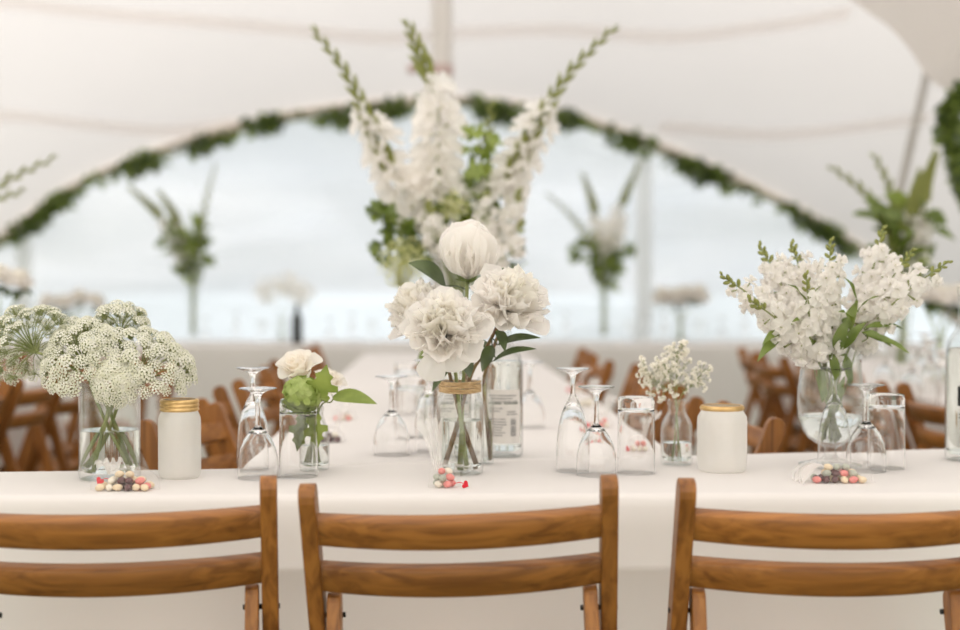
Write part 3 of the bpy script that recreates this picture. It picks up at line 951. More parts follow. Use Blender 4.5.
# vessels for flowers -------------------------------------------------
def vessel(name, label, cat, px, py, outer, inner, water=None, mat='thin_glass', n=44, rim=None, depth=None, z=TZ, group=None):
    d = depth or D_at(py)
    t = thing(name, label, cat, (X(px, d), d, z + 0.0006), 0, group)
    m_ = MB(); m_.lathe(outer + inner, n, None, True); m_.build('body', M[mat], t)
    if water:
        m_ = MB(); m_.lathe(water, n, None, True); m_.build('water', M['water'], t)
    if rim:
        nm, mt, prof = rim
        m_ = MB(); m_.lathe(prof, n); m_.build(nm, M[mt], t)
    return t
def cyl_out(r, h): return [(0, 0.0), (r * 0.93, 0.0), (r * 0.985, 0.002), (r, 0.006), (r, h - 0.001), (r - 0.0008, h)]
cylv = vessel('cylinder_vase', 'clear straight glass vase holding lacy flowers at the left', 'vase', 109, 478.5, cyl_out(0.0530, 0.168),
              [(0.0510, 0.168), (0.0504, 0.166), (0.0500, 0.020), (0.044, 0.013), (0, 0.012)], [(0, 0.0116), (0.0440, 0.0126), (0.0502, 0.0198), (0.0504, 0.085), (0.0495, 0.0845), (0, 0.0840)])
def twine(t, r, z0, z1, turns=5, rr=None):
    rr = rr or (z1 - z0) / turns / 1.8
    for k in range(turns):
        random.seed(k + 3)
        zc = z0 + (z1 - z0) * (k + 0.5) / turns
        m_ = MB()
        rows = []
        N_ = 36
        ph_ = random.uniform(0, 6)
        for i in range(N_):
            a = 2 * pi * i / N_
            c = V((cos(a), sin(a), 0)) * (r + rr * 0.8)
            zz = zc + 0.0008 * sin(2 * a + ph_)
            rows.append([c + V((0, 0, zz)) + V((cos(a), sin(a), 0)) * rr * cos(b) + V((0, 0, rr * sin(b))) for b in [2 * pi * q / 7 for q in range(7)]])
        rows.append(rows[0])
        m_.grid(rows, True)
        m_.build('twine', M['twine'], t)
jar = vessel('glass_jar', 'clear glass jar wrapped with twine at the neck holding white peonies', 'jar', 460, 474,
             [(0, 0.004), (0.030, 0.003), (0.036, 0.0), (0.0405, 0.003), (0.0420, 0.011), (0.0420, 0.118), (0.0408, 0.130), (0.0370, 0.140), (0.0345, 0.145), (0.0345, 0.166), (0.0338, 0.168)],
             [(0.0318, 0.168), (0.0314, 0.145), (0.0345, 0.137), (0.0378, 0.128), (0.0388, 0.116), (0.0388, 0.016), (0.034, 0.010), (0, 0.011)],
             [(0, 0.0106), (0.034, 0.0096), (0.0390, 0.0158), (0.0390, 0.096), (0.0375, 0.0955), (0, 0.0950)])
twine(jar, 0.0345, 0.146, 0.1665, 5)
def frosted_jar(label, px, py, r, h, neck, rim_h, rimmat, tl):
    t = vessel('frosted_jar', label, 'candle jar', px, py,
               [(0, 0.003), (r * 0.74, 0.002), (r * 0.86, 0.0), (r * 0.96, 0.004), (r, 0.013), (r, h - rim_h - 0.022), (r * 0.985, h - rim_h - 0.012), (neck + 0.0015, h - rim_h - 0.003), (neck, h - rim_h), (neck, h - 0.001), (neck - 0.0008, h)], [], mat='frosted')
    m_ = MB()
    prof = [(neck + 0.0002, h - rim_h)]
    k = 3 if rim_h > 0.01 else 1
    for i in range(k):
        z0 = h - rim_h + rim_h * i / k
        prof += [(neck + 0.0022, z0 + rim_h / k * 0.15), (neck + 0.0030, z0 + rim_h / k * 0.5), (neck + 0.0022, z0 + rim_h / k * 0.85), (neck + 0.0010, z0 + rim_h / k)]
    prof += [(neck + 0.0002, h + 0.0008), (neck - 0.0035, h + 0.0008), (neck - 0.0035, h + 0.0002), (neck + 0.0002, h - 0.0004)]
    m_.lathe(prof, 44)
    m_.build('gold_rim', M[rimmat], t)
    c = bpy.data.objects.new('tealight', None)
    scene.collection.objects.link(c); c.location = t.location + V((tl, -0.004, 0.0045)); c.empty_display_size = 0.02
    tag(c, 'white tealight candle inside the frosted jar ' + ('at the left' if px < 480 else 'at the right'), 'candle', 'tealights in the frosted jars')
    m_ = MB(); m_.lathe([(0, 0), (0.0190, 0), (0.0195, 0.001), (0.0195, 0.016), (0.0187, 0.016), (0.0187, 0.0135), (0, 0.0135)], 28); m_.build('cup', M['wax'], c)
    m_ = MB(); m_.tube([(0, 0, 0.0125), (0.0005, 0, 0.020)], 0.0007, 6); m_.build('wick', M['black'], c)
    return t
frosted_jar('frosted white glass jar with ridged gold rim at the left', 179, 478, 0.0370, 0.137, 0.0315, 0.020, 'brass', 0.004)
frosted_jar('wider frosted glass jar with thin gold rim right of the gypsophila', 722.5, 471.5, 0.0450, 0.119, 0.0375, 0.008, 'brass', 0.004)
milk = vessel('milk_bottle', 'small clear milk bottle holding gypsophila', 'bottle', 677, 465,
              [(0, 0.003), (0.023, 0.002), (0.0265, 0.0), (0.0295, 0.004), (0.0302, 0.010), (0.0302, 0.066), (0.0290, 0.076), (0.0245, 0.087), (0.0190, 0.096), (0.0165, 0.103), (0.0160, 0.112), (0.0178, 0.114), (0.0182, 0.119), (0.0170, 0.123)],
              [(0.0142, 0.123), (0.0136, 0.104), (0.0160, 0.096), (0.0220, 0.085), (0.0264, 0.075), (0.0276, 0.065), (0.0276, 0.013), (0.024, 0.009), (0, 0.010)],
              [(0, 0.0095), (0.024, 0.0085), (0.0278, 0.0128), (0.0278, 0.042), (0.027, 0.0415), (0, 0.041)])
bud1 = vessel('bud_bottle', 'small clear bottle holding the cream rose and green viburnum', 'bottle', 314, 470,
              [(0, 0.003), (0.021, 0.002), (0.0245, 0.0), (0.0272, 0.004), (0.0278, 0.010), (0.0278, 0.060), (0.0262, 0.072), (0.0215, 0.085), (0.0175, 0.095), (0.0165, 0.105), (0.0178, 0.112), (0.0168, 0.116)],
              [(0.0145, 0.116), (0.0142, 0.095), (0.0190, 0.083), (0.0238, 0.071), (0.0255, 0.059), (0.0255, 0.012), (0.021, 0.009), (0, 0.010)],
              [(0, 0.0095), (0.021, 0.0085), (0.0257, 0.0118), (0.0257, 0.045), (0.0247, 0.0446), (0, 0.044)])
bud2 = vessel('bud_bottle', 'slim clear bud bottle close behind the right of the peony jar', 'bottle', 484, 464.5,
              [(0, 0.003), (0.0145, 0.002), (0.0165, 0.0), (0.0182, 0.003), (0.0186, 0.008), (0.0186, 0.110), (0.017, 0.122), (0.0125, 0.132), (0.0110, 0.14), (0.0110, 0.158), (0.0120, 0.160), (0.0115, 0.164)],
              [(0.0094, 0.164), (0.0090, 0.14), (0.0105, 0.131), (0.0150, 0.121), (0.0164, 0.109), (0.0164, 0.010), (0.013, 0.007), (0, 0.008)],
              [(0, 0.0075), (0.013, 0.0065), (0.0166, 0.0098), (0.0166, 0.085), (0.016, 0.0847), (0, 0.0843)])
bud3 = vessel('bud_bottle', 'small clear bottle holding one green leaf sprig left of the peonies', 'bottle', 424, 437,
              [(0, 0.003), (0.0145, 0.002), (0.0165, 0.0), (0.0182, 0.003), (0.0186, 0.008), (0.0186, 0.09), (0.017, 0.102), (0.0125, 0.112), (0.0110, 0.12), (0.0110, 0.134), (0.0120, 0.136), (0.0115, 0.14)],
              [(0.0094, 0.14), (0.0090, 0.12), (0.0105, 0.111), (0.0150, 0.101), (0.0164, 0.089), (0.0164, 0.010), (0.013, 0.007), (0, 0.008)],
              [(0, 0.0075), (0.013, 0.0065), (0.0166, 0.0098), (0.0166, 0.06), (0.016, 0.0597), (0, 0.0593)])
hur = vessel('hurricane_vase', 'footed hurricane glass vase holding white stock flowers at the right', 'vase', 831, 466,
             [(0, 0.004), (0.03, 0.003), (0.055, 0.0), (0.0585, 0.001), (0.058, 0.003), (0.040, 0.007), (0.018, 0.014), (0.011, 0.021), (0.010, 0.028), (0.013, 0.034), (0.026, 0.041), (0.042, 0.052), (0.054, 0.069), (0.0605, 0.090), (0.0620, 0.115), (0.0605, 0.145), (0.0570, 0.170), (0.0555, 0.190), (0.0570, 0.207), (0.0598, 0.222), (0.0595, 0.2235)],
             [(0.0580, 0.2230), (0.0550, 0.207), (0.0535, 0.190), (0.0550, 0.170), (0.0585, 0.145), (0.0600, 0.115), (0.0584, 0.091), (0.0520, 0.071), (0.040, 0.0555), (0.024, 0.046), (0, 0.042)],
             [(0, 0.0415), (0.024, 0.0455), (0.040, 0.0550), (0.0522, 0.0706), (0.0586, 0.0907), (0.0588, 0.094), (0.057, 0.0937), (0, 0.0930)], n=52)

# ------------------------------------------------------------------ flower kinds
def mesh_only(m_, name, mats):
    o = m_.build(name, mats); d = o.data; bpy.data.objects.remove(o); return d
def stem_part(parent, path, r0, r1, mat='stem', name='stem', n=8):
    m_ = MB(); k = len(path)
    m_.tube(path, [r0 + (r1 - r0) * i / (k - 1) for i in range(k)], n)
    return m_.build(name, M[mat], parent)

# peony ---------------------------------------------------------------
def peony_bloom(t, c, axis, R, closed=False, seed=0, inner_mat='petal_cream', guards=8, dense=1.0):
    random.seed(seed)
    axis = V(axis).normalized()
    Fm = frame_to(axis)
    m_ = MB()
    n = int((105 if not closed else 34) * dense)
    for i in range(n):
        f = (i + 0.5) / n
        tau = radians((4 + 100 * f ** 0.72) if not closed else (6 + 52 * f))
        az = i * 2.39996 + random.uniform(-0.2, 0.2)
        rad = Fm @ V((cos(az), sin(az), 0))
        d = axis * cos(tau) + rad * sin(tau)
        nn = axis * sin(tau) - rad * cos(tau)
        L = R * (1.0 - 0.1 * f) * (random.uniform(0.84, 1.06) if not closed else random.uniform(0.9, 1.05))
        m_.cur = 0 if (f < 0.4 and not closed) else 1
        m_.petal(c + rad * R * 0.05 - axis * R * 0.15, d, nn, L, R * (random.uniform(0.17, 0.34) if not closed else random.uniform(0.5, 0.66)),
                 curl=random.uniform(0.3, 0.9) if not closed else 0.25 + 1.5 * tau, cup=random.uniform(0.25, 0.6), ruf=R * (0.13 if not closed else 0.06),
                 nu=7, nv=6, tip=0.16, frill=0.10 if not closed else 0.03, pw=0.55 if not closed else 0.22)
    bl = m_.build('bloom', [M[inner_mat], M['petal_white']], t)
    for k in range(guards):
        az = k * 2 * pi / guards + random.uniform(-0.25, 0.25)
        tau = radians(random.uniform(88, 118) if not closed else random.uniform(58, 74))
        rad = Fm @ V((cos(az), sin(az), 0))
        d = axis * cos(tau) + rad * sin(tau)
        nn = axis * sin(tau) - rad * cos(tau)
        m_ = MB()
        m_.petal(c - axis * R * 0.18, d, nn, R * (random.uniform(1.05, 1.25) if not closed else 1.45), R * (0.46 if not closed else 0.66), curl=0.75 if not closed else 1.75,
                 cup=0.35, ruf=R * 0.06, nu=7, nv=7, tip=0.2, frill=0.02, pw=0.55 if not closed else 0.22)
        m_.build('guard_petal', M['petal_white'], bl)
    m_ = MB()
    for k in range(5):
        az = k * 1.2566
        rad = Fm @ V((cos(az), sin(az), 0))
        m_.petal(c - axis * R * 0.22, (rad - axis * 0.1), axis, R * 0.34, R * 0.13, curl=0.5, cup=0.2, nu=3, nv=4, tip=0.6)
    m_.build('sepals', M['leaf'], bl)
    return bl
def flower_stem(label, name, cat, group, pts, r0=0.003, r1=0.0022, mat='stem', n=18):
    path = spline(pts, n)
    base = path[0]
    t = thing(name, label, cat, base, 0, group)
    loc = [p - base for p in path]
    stem_part(t, loc, r0, r1, mat)
    return t, loc, base
def in_vessel(v, dx, dy, dz): return V(v.location) + V((dx, dy, dz))
GP = 'white peonies in the twine-wrapped jar'
jb = jar.location
# bottom point in jar, mouth point, neck of bloom, bloom centre, axis, radius
peon = [
    ('large open white peony at the front of the jar bunch, lowest', (0.010, -0.012), (-0.006, -0.015), W(446, 328, 2.27), (-0.12, -0.75, 0.62), 0.073, False, 'stem', 31),
    ('large open white peony at the right of the jar bunch', (-0.020, 0.004), (0.016, 0.0), W(509, 303, 2.33), (0.35, -0.5, 0.75), 0.073, False, 'stem_brown', 32),
    ('open white peony at the left of the jar bunch, partly behind', (0.020, 0.010), (-0.016, 0.008), W(421, 312, 2.42), (-0.55, -0.3, 0.75), 0.068, False, 'stem_brown', 33),
    ('half closed round white peony topmost in the jar bunch', (0.0, 0.018), (0.006, 0.014), W(468, 271, 2.41), (0.05, -0.30, 0.95), 0.084, True, 'stem', 34),
]
for lab, b0, mth, c, ax, R, cl, ms, sd in peon:
    ax = V(ax).normalized()
    pts = [in_vessel(jar, b0[0], b0[1], 0.016), in_vessel(jar, mth[0], mth[1], 0.166), (in_vessel(jar, mth[0], mth[1], 0.166) * 0.4 + (c - ax * R * 0.9) * 0.6), c - ax * R * 0.2]
    t, path, base = flower_stem(lab, 'peony', 'flower', GP, pts, 0.0034, 0.003, ms)
    bl = peony_bloom(t, c - base, ax, R, cl, sd)
    if sd == 31:                                           # two loose outer petals hang down in front of the stems
        for dx_, L_ in ((-0.35, 0.062), (0.30, 0.045)):
            m_ = MB(); m_.petal(c - base + V((dx_ * 0.03, -0.030, -0.030)), V((dx_, -0.35, -0.9)), V((0, 1, -0.3)), L_, 0.030, curl=0.5, cup=0.3, ruf=0.003, nu=7, nv=7, tip=0.2)
            m_.build('guard_petal', M['petal_white'], bl)
    # leaves on the stem
    m_n = V((0, -0.5, 1))
    random.seed(sd)
    leafs = {31: [(W(455, 352, 2.3), W(432, 392, 2.26), 0.011), (W(462, 352, 2.3), W(470, 378, 2.28), 0.013)],
             32: [(W(497, 345, 2.34), W(541, 338, 2.30), 0.012), (W(492, 362, 2.34), W(537, 349, 2.28), 0.012), (W(498, 330, 2.34), W(505, 352, 2.28), 0.010), (W(492, 345, 2.36), W(482, 372, 2.33), 0.012)],
             33: [(W(447, 352, 2.40), W(422, 346, 2.36), 0.012), (W(452, 368, 2.40), W(436, 376, 2.36), 0.010)],
             34: [(W(446, 286, 2.43), W(408, 263, 2.39), 0.026), (W(478, 285, 2.43), W(505, 268, 2.42), 0.012), (W(468, 345, 2.38), W(450, 362, 2.40), 0.012), (W(476, 340, 2.38), W(497, 362, 2.42), 0.012)]}[sd]
    for a, b, w in leafs:
        m_ = MB()
        pa = min(path, key=lambda q: (q + base - a).length)
        m_.tube([pa, (pa + a - base) / 2 + V((0, 0, 0.004)), a - base], 0.0012, 5)
        m_.leaf(a - base, b - base, V((0.1, -0.6, 0.7)), w, 0.25, 0.08, 8)
        m_.build('leaf', M['leaf_dark'], t)

# queen anne's lace ---------------------------------------------------
random.seed(41)
def umbellet_mesh(r, n):
    m_ = MB()
    for i in range(n):
        f = math.sqrt((i + 0.5) / n)
        az = i * 2.39996
        p = V((cos(az) * r * f, sin(az) * r * f, r * 0.55 * (1 - f * f)))
        nrm = (V((p.x, p.y, r * 0.9))).normalized()
        Fm = frame_to(nrm, random.random() * 3)
        m_.cur = 0
        q = r * 0.21
        ring = [p + Fm @ V((cos(k * pi / 3) * q * (1.0 if k % 2 else 0.7), sin(k * pi / 3) * q * (1.0 if k % 2 else 0.7), q * 0.25)) for k in range(6)]
        m_.add(ring + [p], [[k, (k + 1) % 6, 6] for k in range(6)])
        m_.cur = 1
        if i % 2 == 0: m_.tube([V((0, 0, -r * 0.75)), p], 0.00045, 3, False)
    return mesh_only(m_, 'floret_cluster', [M['ammi'], M['stem']])
UMB = [umbellet_mesh(0.0145, 34), umbellet_mesh(0.0130, 30), umbellet_mesh(0.0155, 38)]
GA = 'lacy flower heads in the straight glass vase'
def ammi(label, bdx, bdy, mdx, mdy, c, axis, R, spread, n, seed, sq=1.0):
    """c: where the rays leave the stem"""
    random.seed(seed)
    axis = V(axis).normalized()
    m0 = in_vessel(cylv, mdx, mdy, 0.150)
    mid = m0.lerp(c, 0.55) + V((0, 0, 0.012))
    t, path, base = flower_stem(label, 'queen_annes_lace', 'flower', GA, [in_vessel(cylv, bdx, bdy, 0.018), m0, mid, c], 0.0032, 0.0022)
    cc = c - base
    Fm = frame_to(axis, random.random() * 6)
    m_ = MB()
    tips = []
    for i in range(n):
        f = (i + 0.5) / n
        tau = spread * math.sqrt(f)
        az = i * 2.39996 + random.uniform(-0.12, 0.12)
        L = R * random.uniform(0.93, 1.06) * (1 - 0.10 * f)
        d = (Fm @ V((sin(tau) * cos(az), sin(tau) * sin(az), cos(tau) * sq)))
        tip = cc + d * L
        md = cc + axis * (R * 0.38) * (0.4 + 0.6 * f) * cos(tau) + d * (L * 0.42)
        m_.tube(spline([cc, md, tip], 5), [0.0010, 0.0009, 0.0008, 0.0007, 0.0007, 0.0006], 4, False)
        tips.append((tip, (d * 0.75 + axis * 0.5).normalized()))
    um = m_.build('umbel', M['stem'], t)
    for tip, d in tips:
        inst(random.choice(UMB), 'floret_cluster', um, tip, frame_to(d, random.random() * 6), random.uniform(0.8, 1.12))
vx = cylv.location
ammi('lacy white umbel facing away, far left of the straight vase', 0.040, 0.006, -0.022, 0.012, W(36, 352, 2.36), (-0.55, 0.30, 0.45), 0.080, radians(82), 54, 51)
ammi('broad lacy white umbel tipped toward the camera, left of centre in the straight vase', 0.034, -0.014, -0.026, -0.008, W(88, 366, 2.34), (-0.45, -0.55, 0.6), 0.085, radians(72), 46, 52, 0.8)
ammi('largest domed lacy white umbel over the right of the straight vase', -0.042, -0.012, 0.020, -0.010, W(138, 386, 2.36), (0.30, -0.35, 0.9), 0.105, radians(68), 70, 53, 0.95)
ammi('small greenish lacy umbel topmost over the straight vase', -0.030, 0.022, 0.016, 0.018, W(120, 334, 2.42), (0.15, 0.35, 0.9), 0.055, radians(70), 26, 54)
ammi('thin lacy umbel at the back between the other heads of the straight vase', 0.012, 0.032, -0.012, 0.022, W(84, 352, 2.44), (-0.1, 0.2, 1.0), 0.062, radians(64), 22, 55)
ammi('small lacy umbel hanging low over the straight vase rim', -0.018, -0.026, 0.010, -0.022, W(118, 388, 2.30), (0.1, -0.75, 0.35), 0.045, radians(66), 20, 56)

# stock ---------------------------------------------------------------
random.seed(61)
def stock_floret(seed):
    random.seed(seed)
    m_ = MB()
    for ring, n_, tau, L, w in ((0, 5, 82, 0.0150, 0.0090), (1, 4, 48, 0.0125, 0.0075), (2, 3, 20, 0.0095, 0.0055)):
        for k in range(n_):
            az = k * 2 * pi / n_ + ring * 0.6 + random.uniform(-0.2, 0.2)
            rad = V((cos(az), sin(az), 0)); ta = radians(tau + random.uniform(-10, 10))
            m_.petal(V((0, 0, 0.001)), V((0, 0, cos(ta))) + rad * sin(ta), V((0, 0, sin(ta))) - rad * cos(ta), L, w, curl=-0.5 if ring == 0 else 0.4, cup=0.15, ruf=0.0022, nu=4, nv=4, tip=0.15)
    m_.cur = 1
    m_.lathe([(0, 0.0062), (0.0019, 0.0052), (0.0024, 0.004), (0, 0.002)], 6)
    m_.cur = 2
    m_.tube([V((0, 0, -0.012)), V((0, 0, 0.001))], [0.0009, 0.0018], 5)
    return mesh_only(m_, 'floret', [M['petal_white'], M['eye'], M['stem']])
STOCK = [stock_floret(s_) for s_ in (1, 2, 3)]
m_ = MB(); m_.lathe([(0, -0.004), (0.0022, -0.002), (0.0033, 0.002), (0.0028, 0.0055), (0.0012, 0.008), (0, 0.0085)], 8)
BUDM = mesh_only(m_, 'bud', [M['bud_green']])
def stock(label, group, pts, f0, f1, n, seed, size=1.0, buds=9, mat='stem', name='stock_flower', r=0.0024, spread=0.024):
    random.seed(seed)
    t, path, base = flower_stem(label, name, 'flower', group, pts, r, 0.0013, mat)
    for i in range(n):
        f = f0 + (f1 - f0) * (i + 0.5) / n
        p, tg = along(path, f)
        az = i * 2.39996
        q = frame_to(tg)
        rad = q @ V((cos(az), sin(az), 0))
        d = (rad * 0.95 + tg * 0.25 + rnd_dir() * 0.25).normalized()
        k = size * (1.55 - 0.55 * (i / n)) * random.uniform(0.9, 1.1)
        inst(random.choice(STOCK), 'floret', t, p + d * spread * size * (1.1 - 0.3 * i / n), frame_to(d, random.random() * 6), k)
    for i in range(buds):
        f = f1 + (1.0 - f1) * (i + 0.3) / buds
        p, tg = along(path, f)
        az = i * 2.39996
        d = (frame_to(tg) @ V((cos(az), sin(az), 0)) * (0.9 - 0.6 * i / buds) + tg * 0.8).normalized()
        inst(BUDM, 'bud', t, p + d * 0.006 * size, frame_to(d), size * random.uniform(0.8, 1.2) * (1.3 - 0.5 * i / buds))
    return t, path, base
GS = 'white stock stems in the hurricane vase'
hb = hur.location
stk = [  # label detail, base offset, mouth offset, lower, tip, depth, florets
    ('leaning far left with green buds at its tip', (0.012, 0.0), (-0.030, -0.01), W(795, 335, 2.46), W(722, 276, 2.42), 20),
    ('leaning left, second from the left', (0.010, 0.01), (-0.026, 0.012), W(798, 322, 2.52), W(760, 246, 2.54), 24),
    ('nearly upright, left of the middle', (0.004, 0.012), (-0.012, 0.02), W(812, 322, 2.54), W(792, 244, 2.57), 24),
    ('upright at the front of the middle', (-0.004, -0.01), (-0.004, -0.02), W(826, 330, 2.44), W(831, 241, 2.45), 24),
    ('upright and tallest, right of the middle', (-0.010, 0.012), (0.018, 0.015), W(862, 318, 2.53), W(884, 228, 2.56), 22),
    ('leaning right, second from the right', (-0.012, 0.0), (0.024, 0.0), W(866, 322, 2.48), W(913, 250, 2.50), 20),
    ('leaning far right with green buds at its tip', (-0.014, -0.008), (0.030, -0.006), W(870, 326, 2.46), W(948, 262, 2.42), 17),
    ('short and low at the front left of the rim', (0.008, -0.012), (-0.022, -0.022), W(800, 345, 2.42), W(750, 300, 2.37), 18),
    ('short and low at the front middle of the rim', (0.002, -0.014), (-0.008, -0.026), W(812, 345, 2.41), W(806, 275, 2.40), 22),
]
for i, (dl, b0, mt, lo_, tp, nf) in enumerate(stk):
    stock('white stock flower spike ' + dl, GS, [in_vessel(hur, b0[0], b0[1], 0.060), in_vessel(hur, mt[0], mt[1], 0.215), lo_, lo_.lerp(tp, 0.5) + V((0, 0, 0.008)), tp],
          0.46, 0.90, int(nf * 1.15), 70 + i, 1.0, 9)
def sprig(label, name, group, pts, leaves, mat='leaf', smat='stem', r=0.0018, cat='foliage', fold=0.25, nrm=V((0, -0.6, 0.8)), wave=0.0):
    t, path, base = flower_stem(label, name, cat, group, pts, r, r * 0.6, smat)
    for a, b, w in leaves:
        m_ = MB()
        a, b = V(a) - base, V(b) - base
        pa = min(path, key=lambda q: (q - a).length)
        if (pa - a).length > 0.004: m_.tube([pa, pa.lerp(a, 0.5), a], 0.001, 5)
        m_.leaf(a, b, nrm, w, fold, 0.10, 9, wave)
        m_.build('leaf', M[mat], t)
    return t
Hm = lambda x, y, z: in_vessel(hur, x, y, z)
sprig('drooping green leaves of the stock at the left of the hurricane vase rim', 'leafy_sprig', 'leaf sprigs in the hurricane vase',
      [Hm(0.014, -0.012, 0.062), Hm(-0.03, -0.02, 0.16), Hm(-0.048, -0.03, 0.222), W(783, 333, 2.42)],
      [(W(783, 334, 2.42), W(757, 362, 2.38), 0.010), (W(784, 331, 2.42), W(762, 345, 2.36), 0.009), (Hm(-0.02, -0.02, 0.12), Hm(-0.035, -0.03, 0.20), 0.010)], 'leaf', wave=0.25)
sprig('green leaves of the stock reaching out right of the hurricane vase rim', 'leafy_sprig', 'leaf sprigs in the hurricane vase',
      [Hm(-0.014, 0.0, 0.062), Hm(0.02, -0.02, 0.14), Hm(0.04, -0.03, 0.22), W(868, 338, 2.42)],
      [(W(866, 336, 2.42), W(910, 354, 2.38), 0.009), (W(862, 332, 2.42), W(892, 347, 2.40), 0.010), (W(864, 328, 2.42), W(905, 330, 2.46), 0.008), (Hm(0.03, -0.02, 0.15), Hm(0.005, -0.035, 0.225), 0.011)], 'leaf', wave=0.2)
sprig('dense green stock leaves filling the mouth of the hurricane vase', 'leafy_sprig', 'leaf sprigs in the hurricane vase',
      [Hm(0.0, -0.012, 0.062), Hm(0.0, -0.03, 0.13), Hm(0.0, -0.03, 0.20), W(838, 330, 2.43)],
      [(W(830, 352, 2.43), W(812, 325, 2.41), 0.012), (W(836, 352, 2.42), W(848, 318, 2.41), 0.012), (W(842, 350, 2.42), W(866, 322, 2.42), 0.011), (W(826, 356, 2.42), W(800, 338, 2.40), 0.010),
       (W(840, 345, 2.44), W(858, 300, 2.45), 0.012), (W(836, 380, 2.43), W(828, 348, 2.43), 0.010), (Hm(0.0, -0.02, 0.07), Hm(-0.02, -0.03, 0.13), 0.008), (Hm(0.0, -0.02, 0.10), Hm(0.018, -0.03, 0.17), 0.009)], 'leaf', wave=0.15)

sprig('narrow stock leaf standing among the white spikes, left of the middle', 'leafy_sprig', 'leaf sprigs in the hurricane vase',
      [Hm(0.006, 0.004, 0.062), Hm(-0.012, 0.0, 0.215), W(806, 300, 2.46)],
      [(W(806, 305, 2.44), W(786, 284, 2.39), 0.008), (W(808, 315, 2.44), W(822, 285, 2.39), 0.008), (W(806, 325, 2.42), W(792, 322, 2.36), 0.007)], 'leaf', wave=0.2)
sprig('narrow stock leaf standing among the white spikes, right of the middle', 'leafy_sprig', 'leaf sprigs in the hurricane vase',
      [Hm(-0.008, 0.004, 0.062), Hm(0.018, 0.0, 0.215), W(856, 300, 2.46)],
      [(W(856, 306, 2.44), W(843, 276, 2.41), 0.009), (W(858, 312, 2.44), W(880, 296, 2.39), 0.007), (W(852, 322, 2.43), W(838, 312, 2.38), 0.009)], 'leaf', wave=0.2)

# gypsophila ----------------------------------------------------------
random.seed(81)
m_ = MB()
for i in range(14):
    d = rnd_dir(); d.z = abs(d.z) * 0.9 + 0.1; d.normalize()
    m_.petal(V((0, 0, 0)), d, rnd_dir(), 0.0056, 0.0032, curl=0.5, cup=0.3, nu=3, nv=3)
m_.cur = 1
m_.lathe([(0, -0.0018), (0.0012, -0.0008), (0, 0.0006)], 5)
GYP = mesh_only(m_, 'blossom', [M['gyp'], M['stem']])
def gyp(label, group, v, b0, mouth, tip, n, spread, seed, size=1.0):
    random.seed(seed)
    t, path, base = flower_stem(label, 'gypsophila', 'flower', group, [v.location + V(b0), v.location + V(mouth), (v.location + V(mouth)).lerp(tip, 0.5), tip], 0.0010, 0.0005, 'stem')
    m_ = MB()
    tips = []
    for i in range(n):
        f = random.uniform(0.62, 0.98)
        p, tg = along(path, f)
        d = (tg * 0.9 + rnd_dir() * 0.95).normalized()
        L = spread * random.uniform(0.5, 1.0) * (1.15 - 0.5 * (f - 0.6) / 0.4)
        e = p + d * L
        k = p + d * L * 0.5 + rnd_dir() * 0.002
        m_.tube([p, k, e], [0.0005, 0.0004, 0.0003], 4, False)
        tips.append((e, d))
        if random.random() < 0.6:
            e2 = k + (d + rnd_dir() * 0.8).normalized() * L * 0.45
            m_.tube([k, e2], 0.0003, 4, False); tips.append((e2, d))
    m_.build('branches', M['stem'], t)
    for e, d in tips:
        inst(GYP, 'blossom', t, e, frame_to(d, random.random() * 6), size * random.uniform(0.75, 1.15))
GY = 'gypsophila sprigs in the milk bottle'
mz = (0.004, -0.004, 0.012)
gyp('white gypsophila sprig fanning left out of the milk bottle', GY, milk, (0.006, 0, 0.012), (-0.004, 0, 0.121), W(643, 368, 2.50), 46, 0.042, 1)
gyp('white gypsophila sprig standing upright in the milk bottle', GY, milk, (-0.004, 0.004, 0.012), (0.0, 0.003, 0.121), W(677, 348, 2.52), 46, 0.040, 2)
gyp('white gypsophila sprig fanning right out of the milk bottle', GY, milk, (-0.008, -0.003, 0.012), (0.005, -0.002, 0.121), W(706, 368, 2.50), 28, 0.034, 3)
gyp('white gypsophila sprig at the front of the milk bottle', GY, milk, (0.002, -0.006, 0.012), (-0.002, -0.006, 0.121), W(664, 364, 2.46), 40, 0.036, 4)

# rose, viburnum, leaves in the bud bottle ---------------------------------
def rose(label, group, pts, c, axis, R, seed):
    random.seed(seed)
    t, path, base = flower_stem(label, 'rose', 'flower', group, pts, 0.0022, 0.0020, 'stem')
    axis = V(axis).normalized(); Fm = frame_to(axis); cc = c - base
    m_ = MB()
    N_ = 24
    for i in range(N_):
        f = (i + 0.5) / N_
        tau = radians(2 + 58 * f ** 1.2)
        az = i * 2.39996
        rad = Fm @ V((cos(az), sin(az), 0))
        m_.petal(cc - axis * R * 0.62 + rad * R * 0.06, axis * cos(tau) + rad * sin(tau), axis * sin(tau) - rad * cos(tau), R * (1.30 + 0.10 * f), R * (0.26 + 0.40 * f), curl=0.65 - 0.15 * f, cup=0.7 - 0.2 * f, ruf=R * 0.02, nu=7, nv=9, tip=0.32, pw=0.5, curl2=-1.5 * f ** 1.5)
    m_.build('bloom', M['petal_rose'], t)
    m_ = MB()
    m_.lathe([(0, -R * 0.85), (R * 0.14, -R * 0.75), (R * 0.17, -R * 0.58), (0, -R * 0.5)], 10, Matrix.Translation(cc) @ Fm.to_4x4())
    for k in range(5):
        rad = Fm @ V((cos(k * 1.2566), sin(k * 1.2566), 0))
        m_.leaf(cc - axis * R * 0.6, cc - axis * R * 0.95 + rad * R * 0.6, axis, R * 0.09, 0.2, 0.1, 5)
    m_.build('sepals', M['stem'], t)
b1 = bud1.location
GR = 'flowers in the small rose bottle'
Bm = lambda x, y, z: b1 + V((x, y, z))
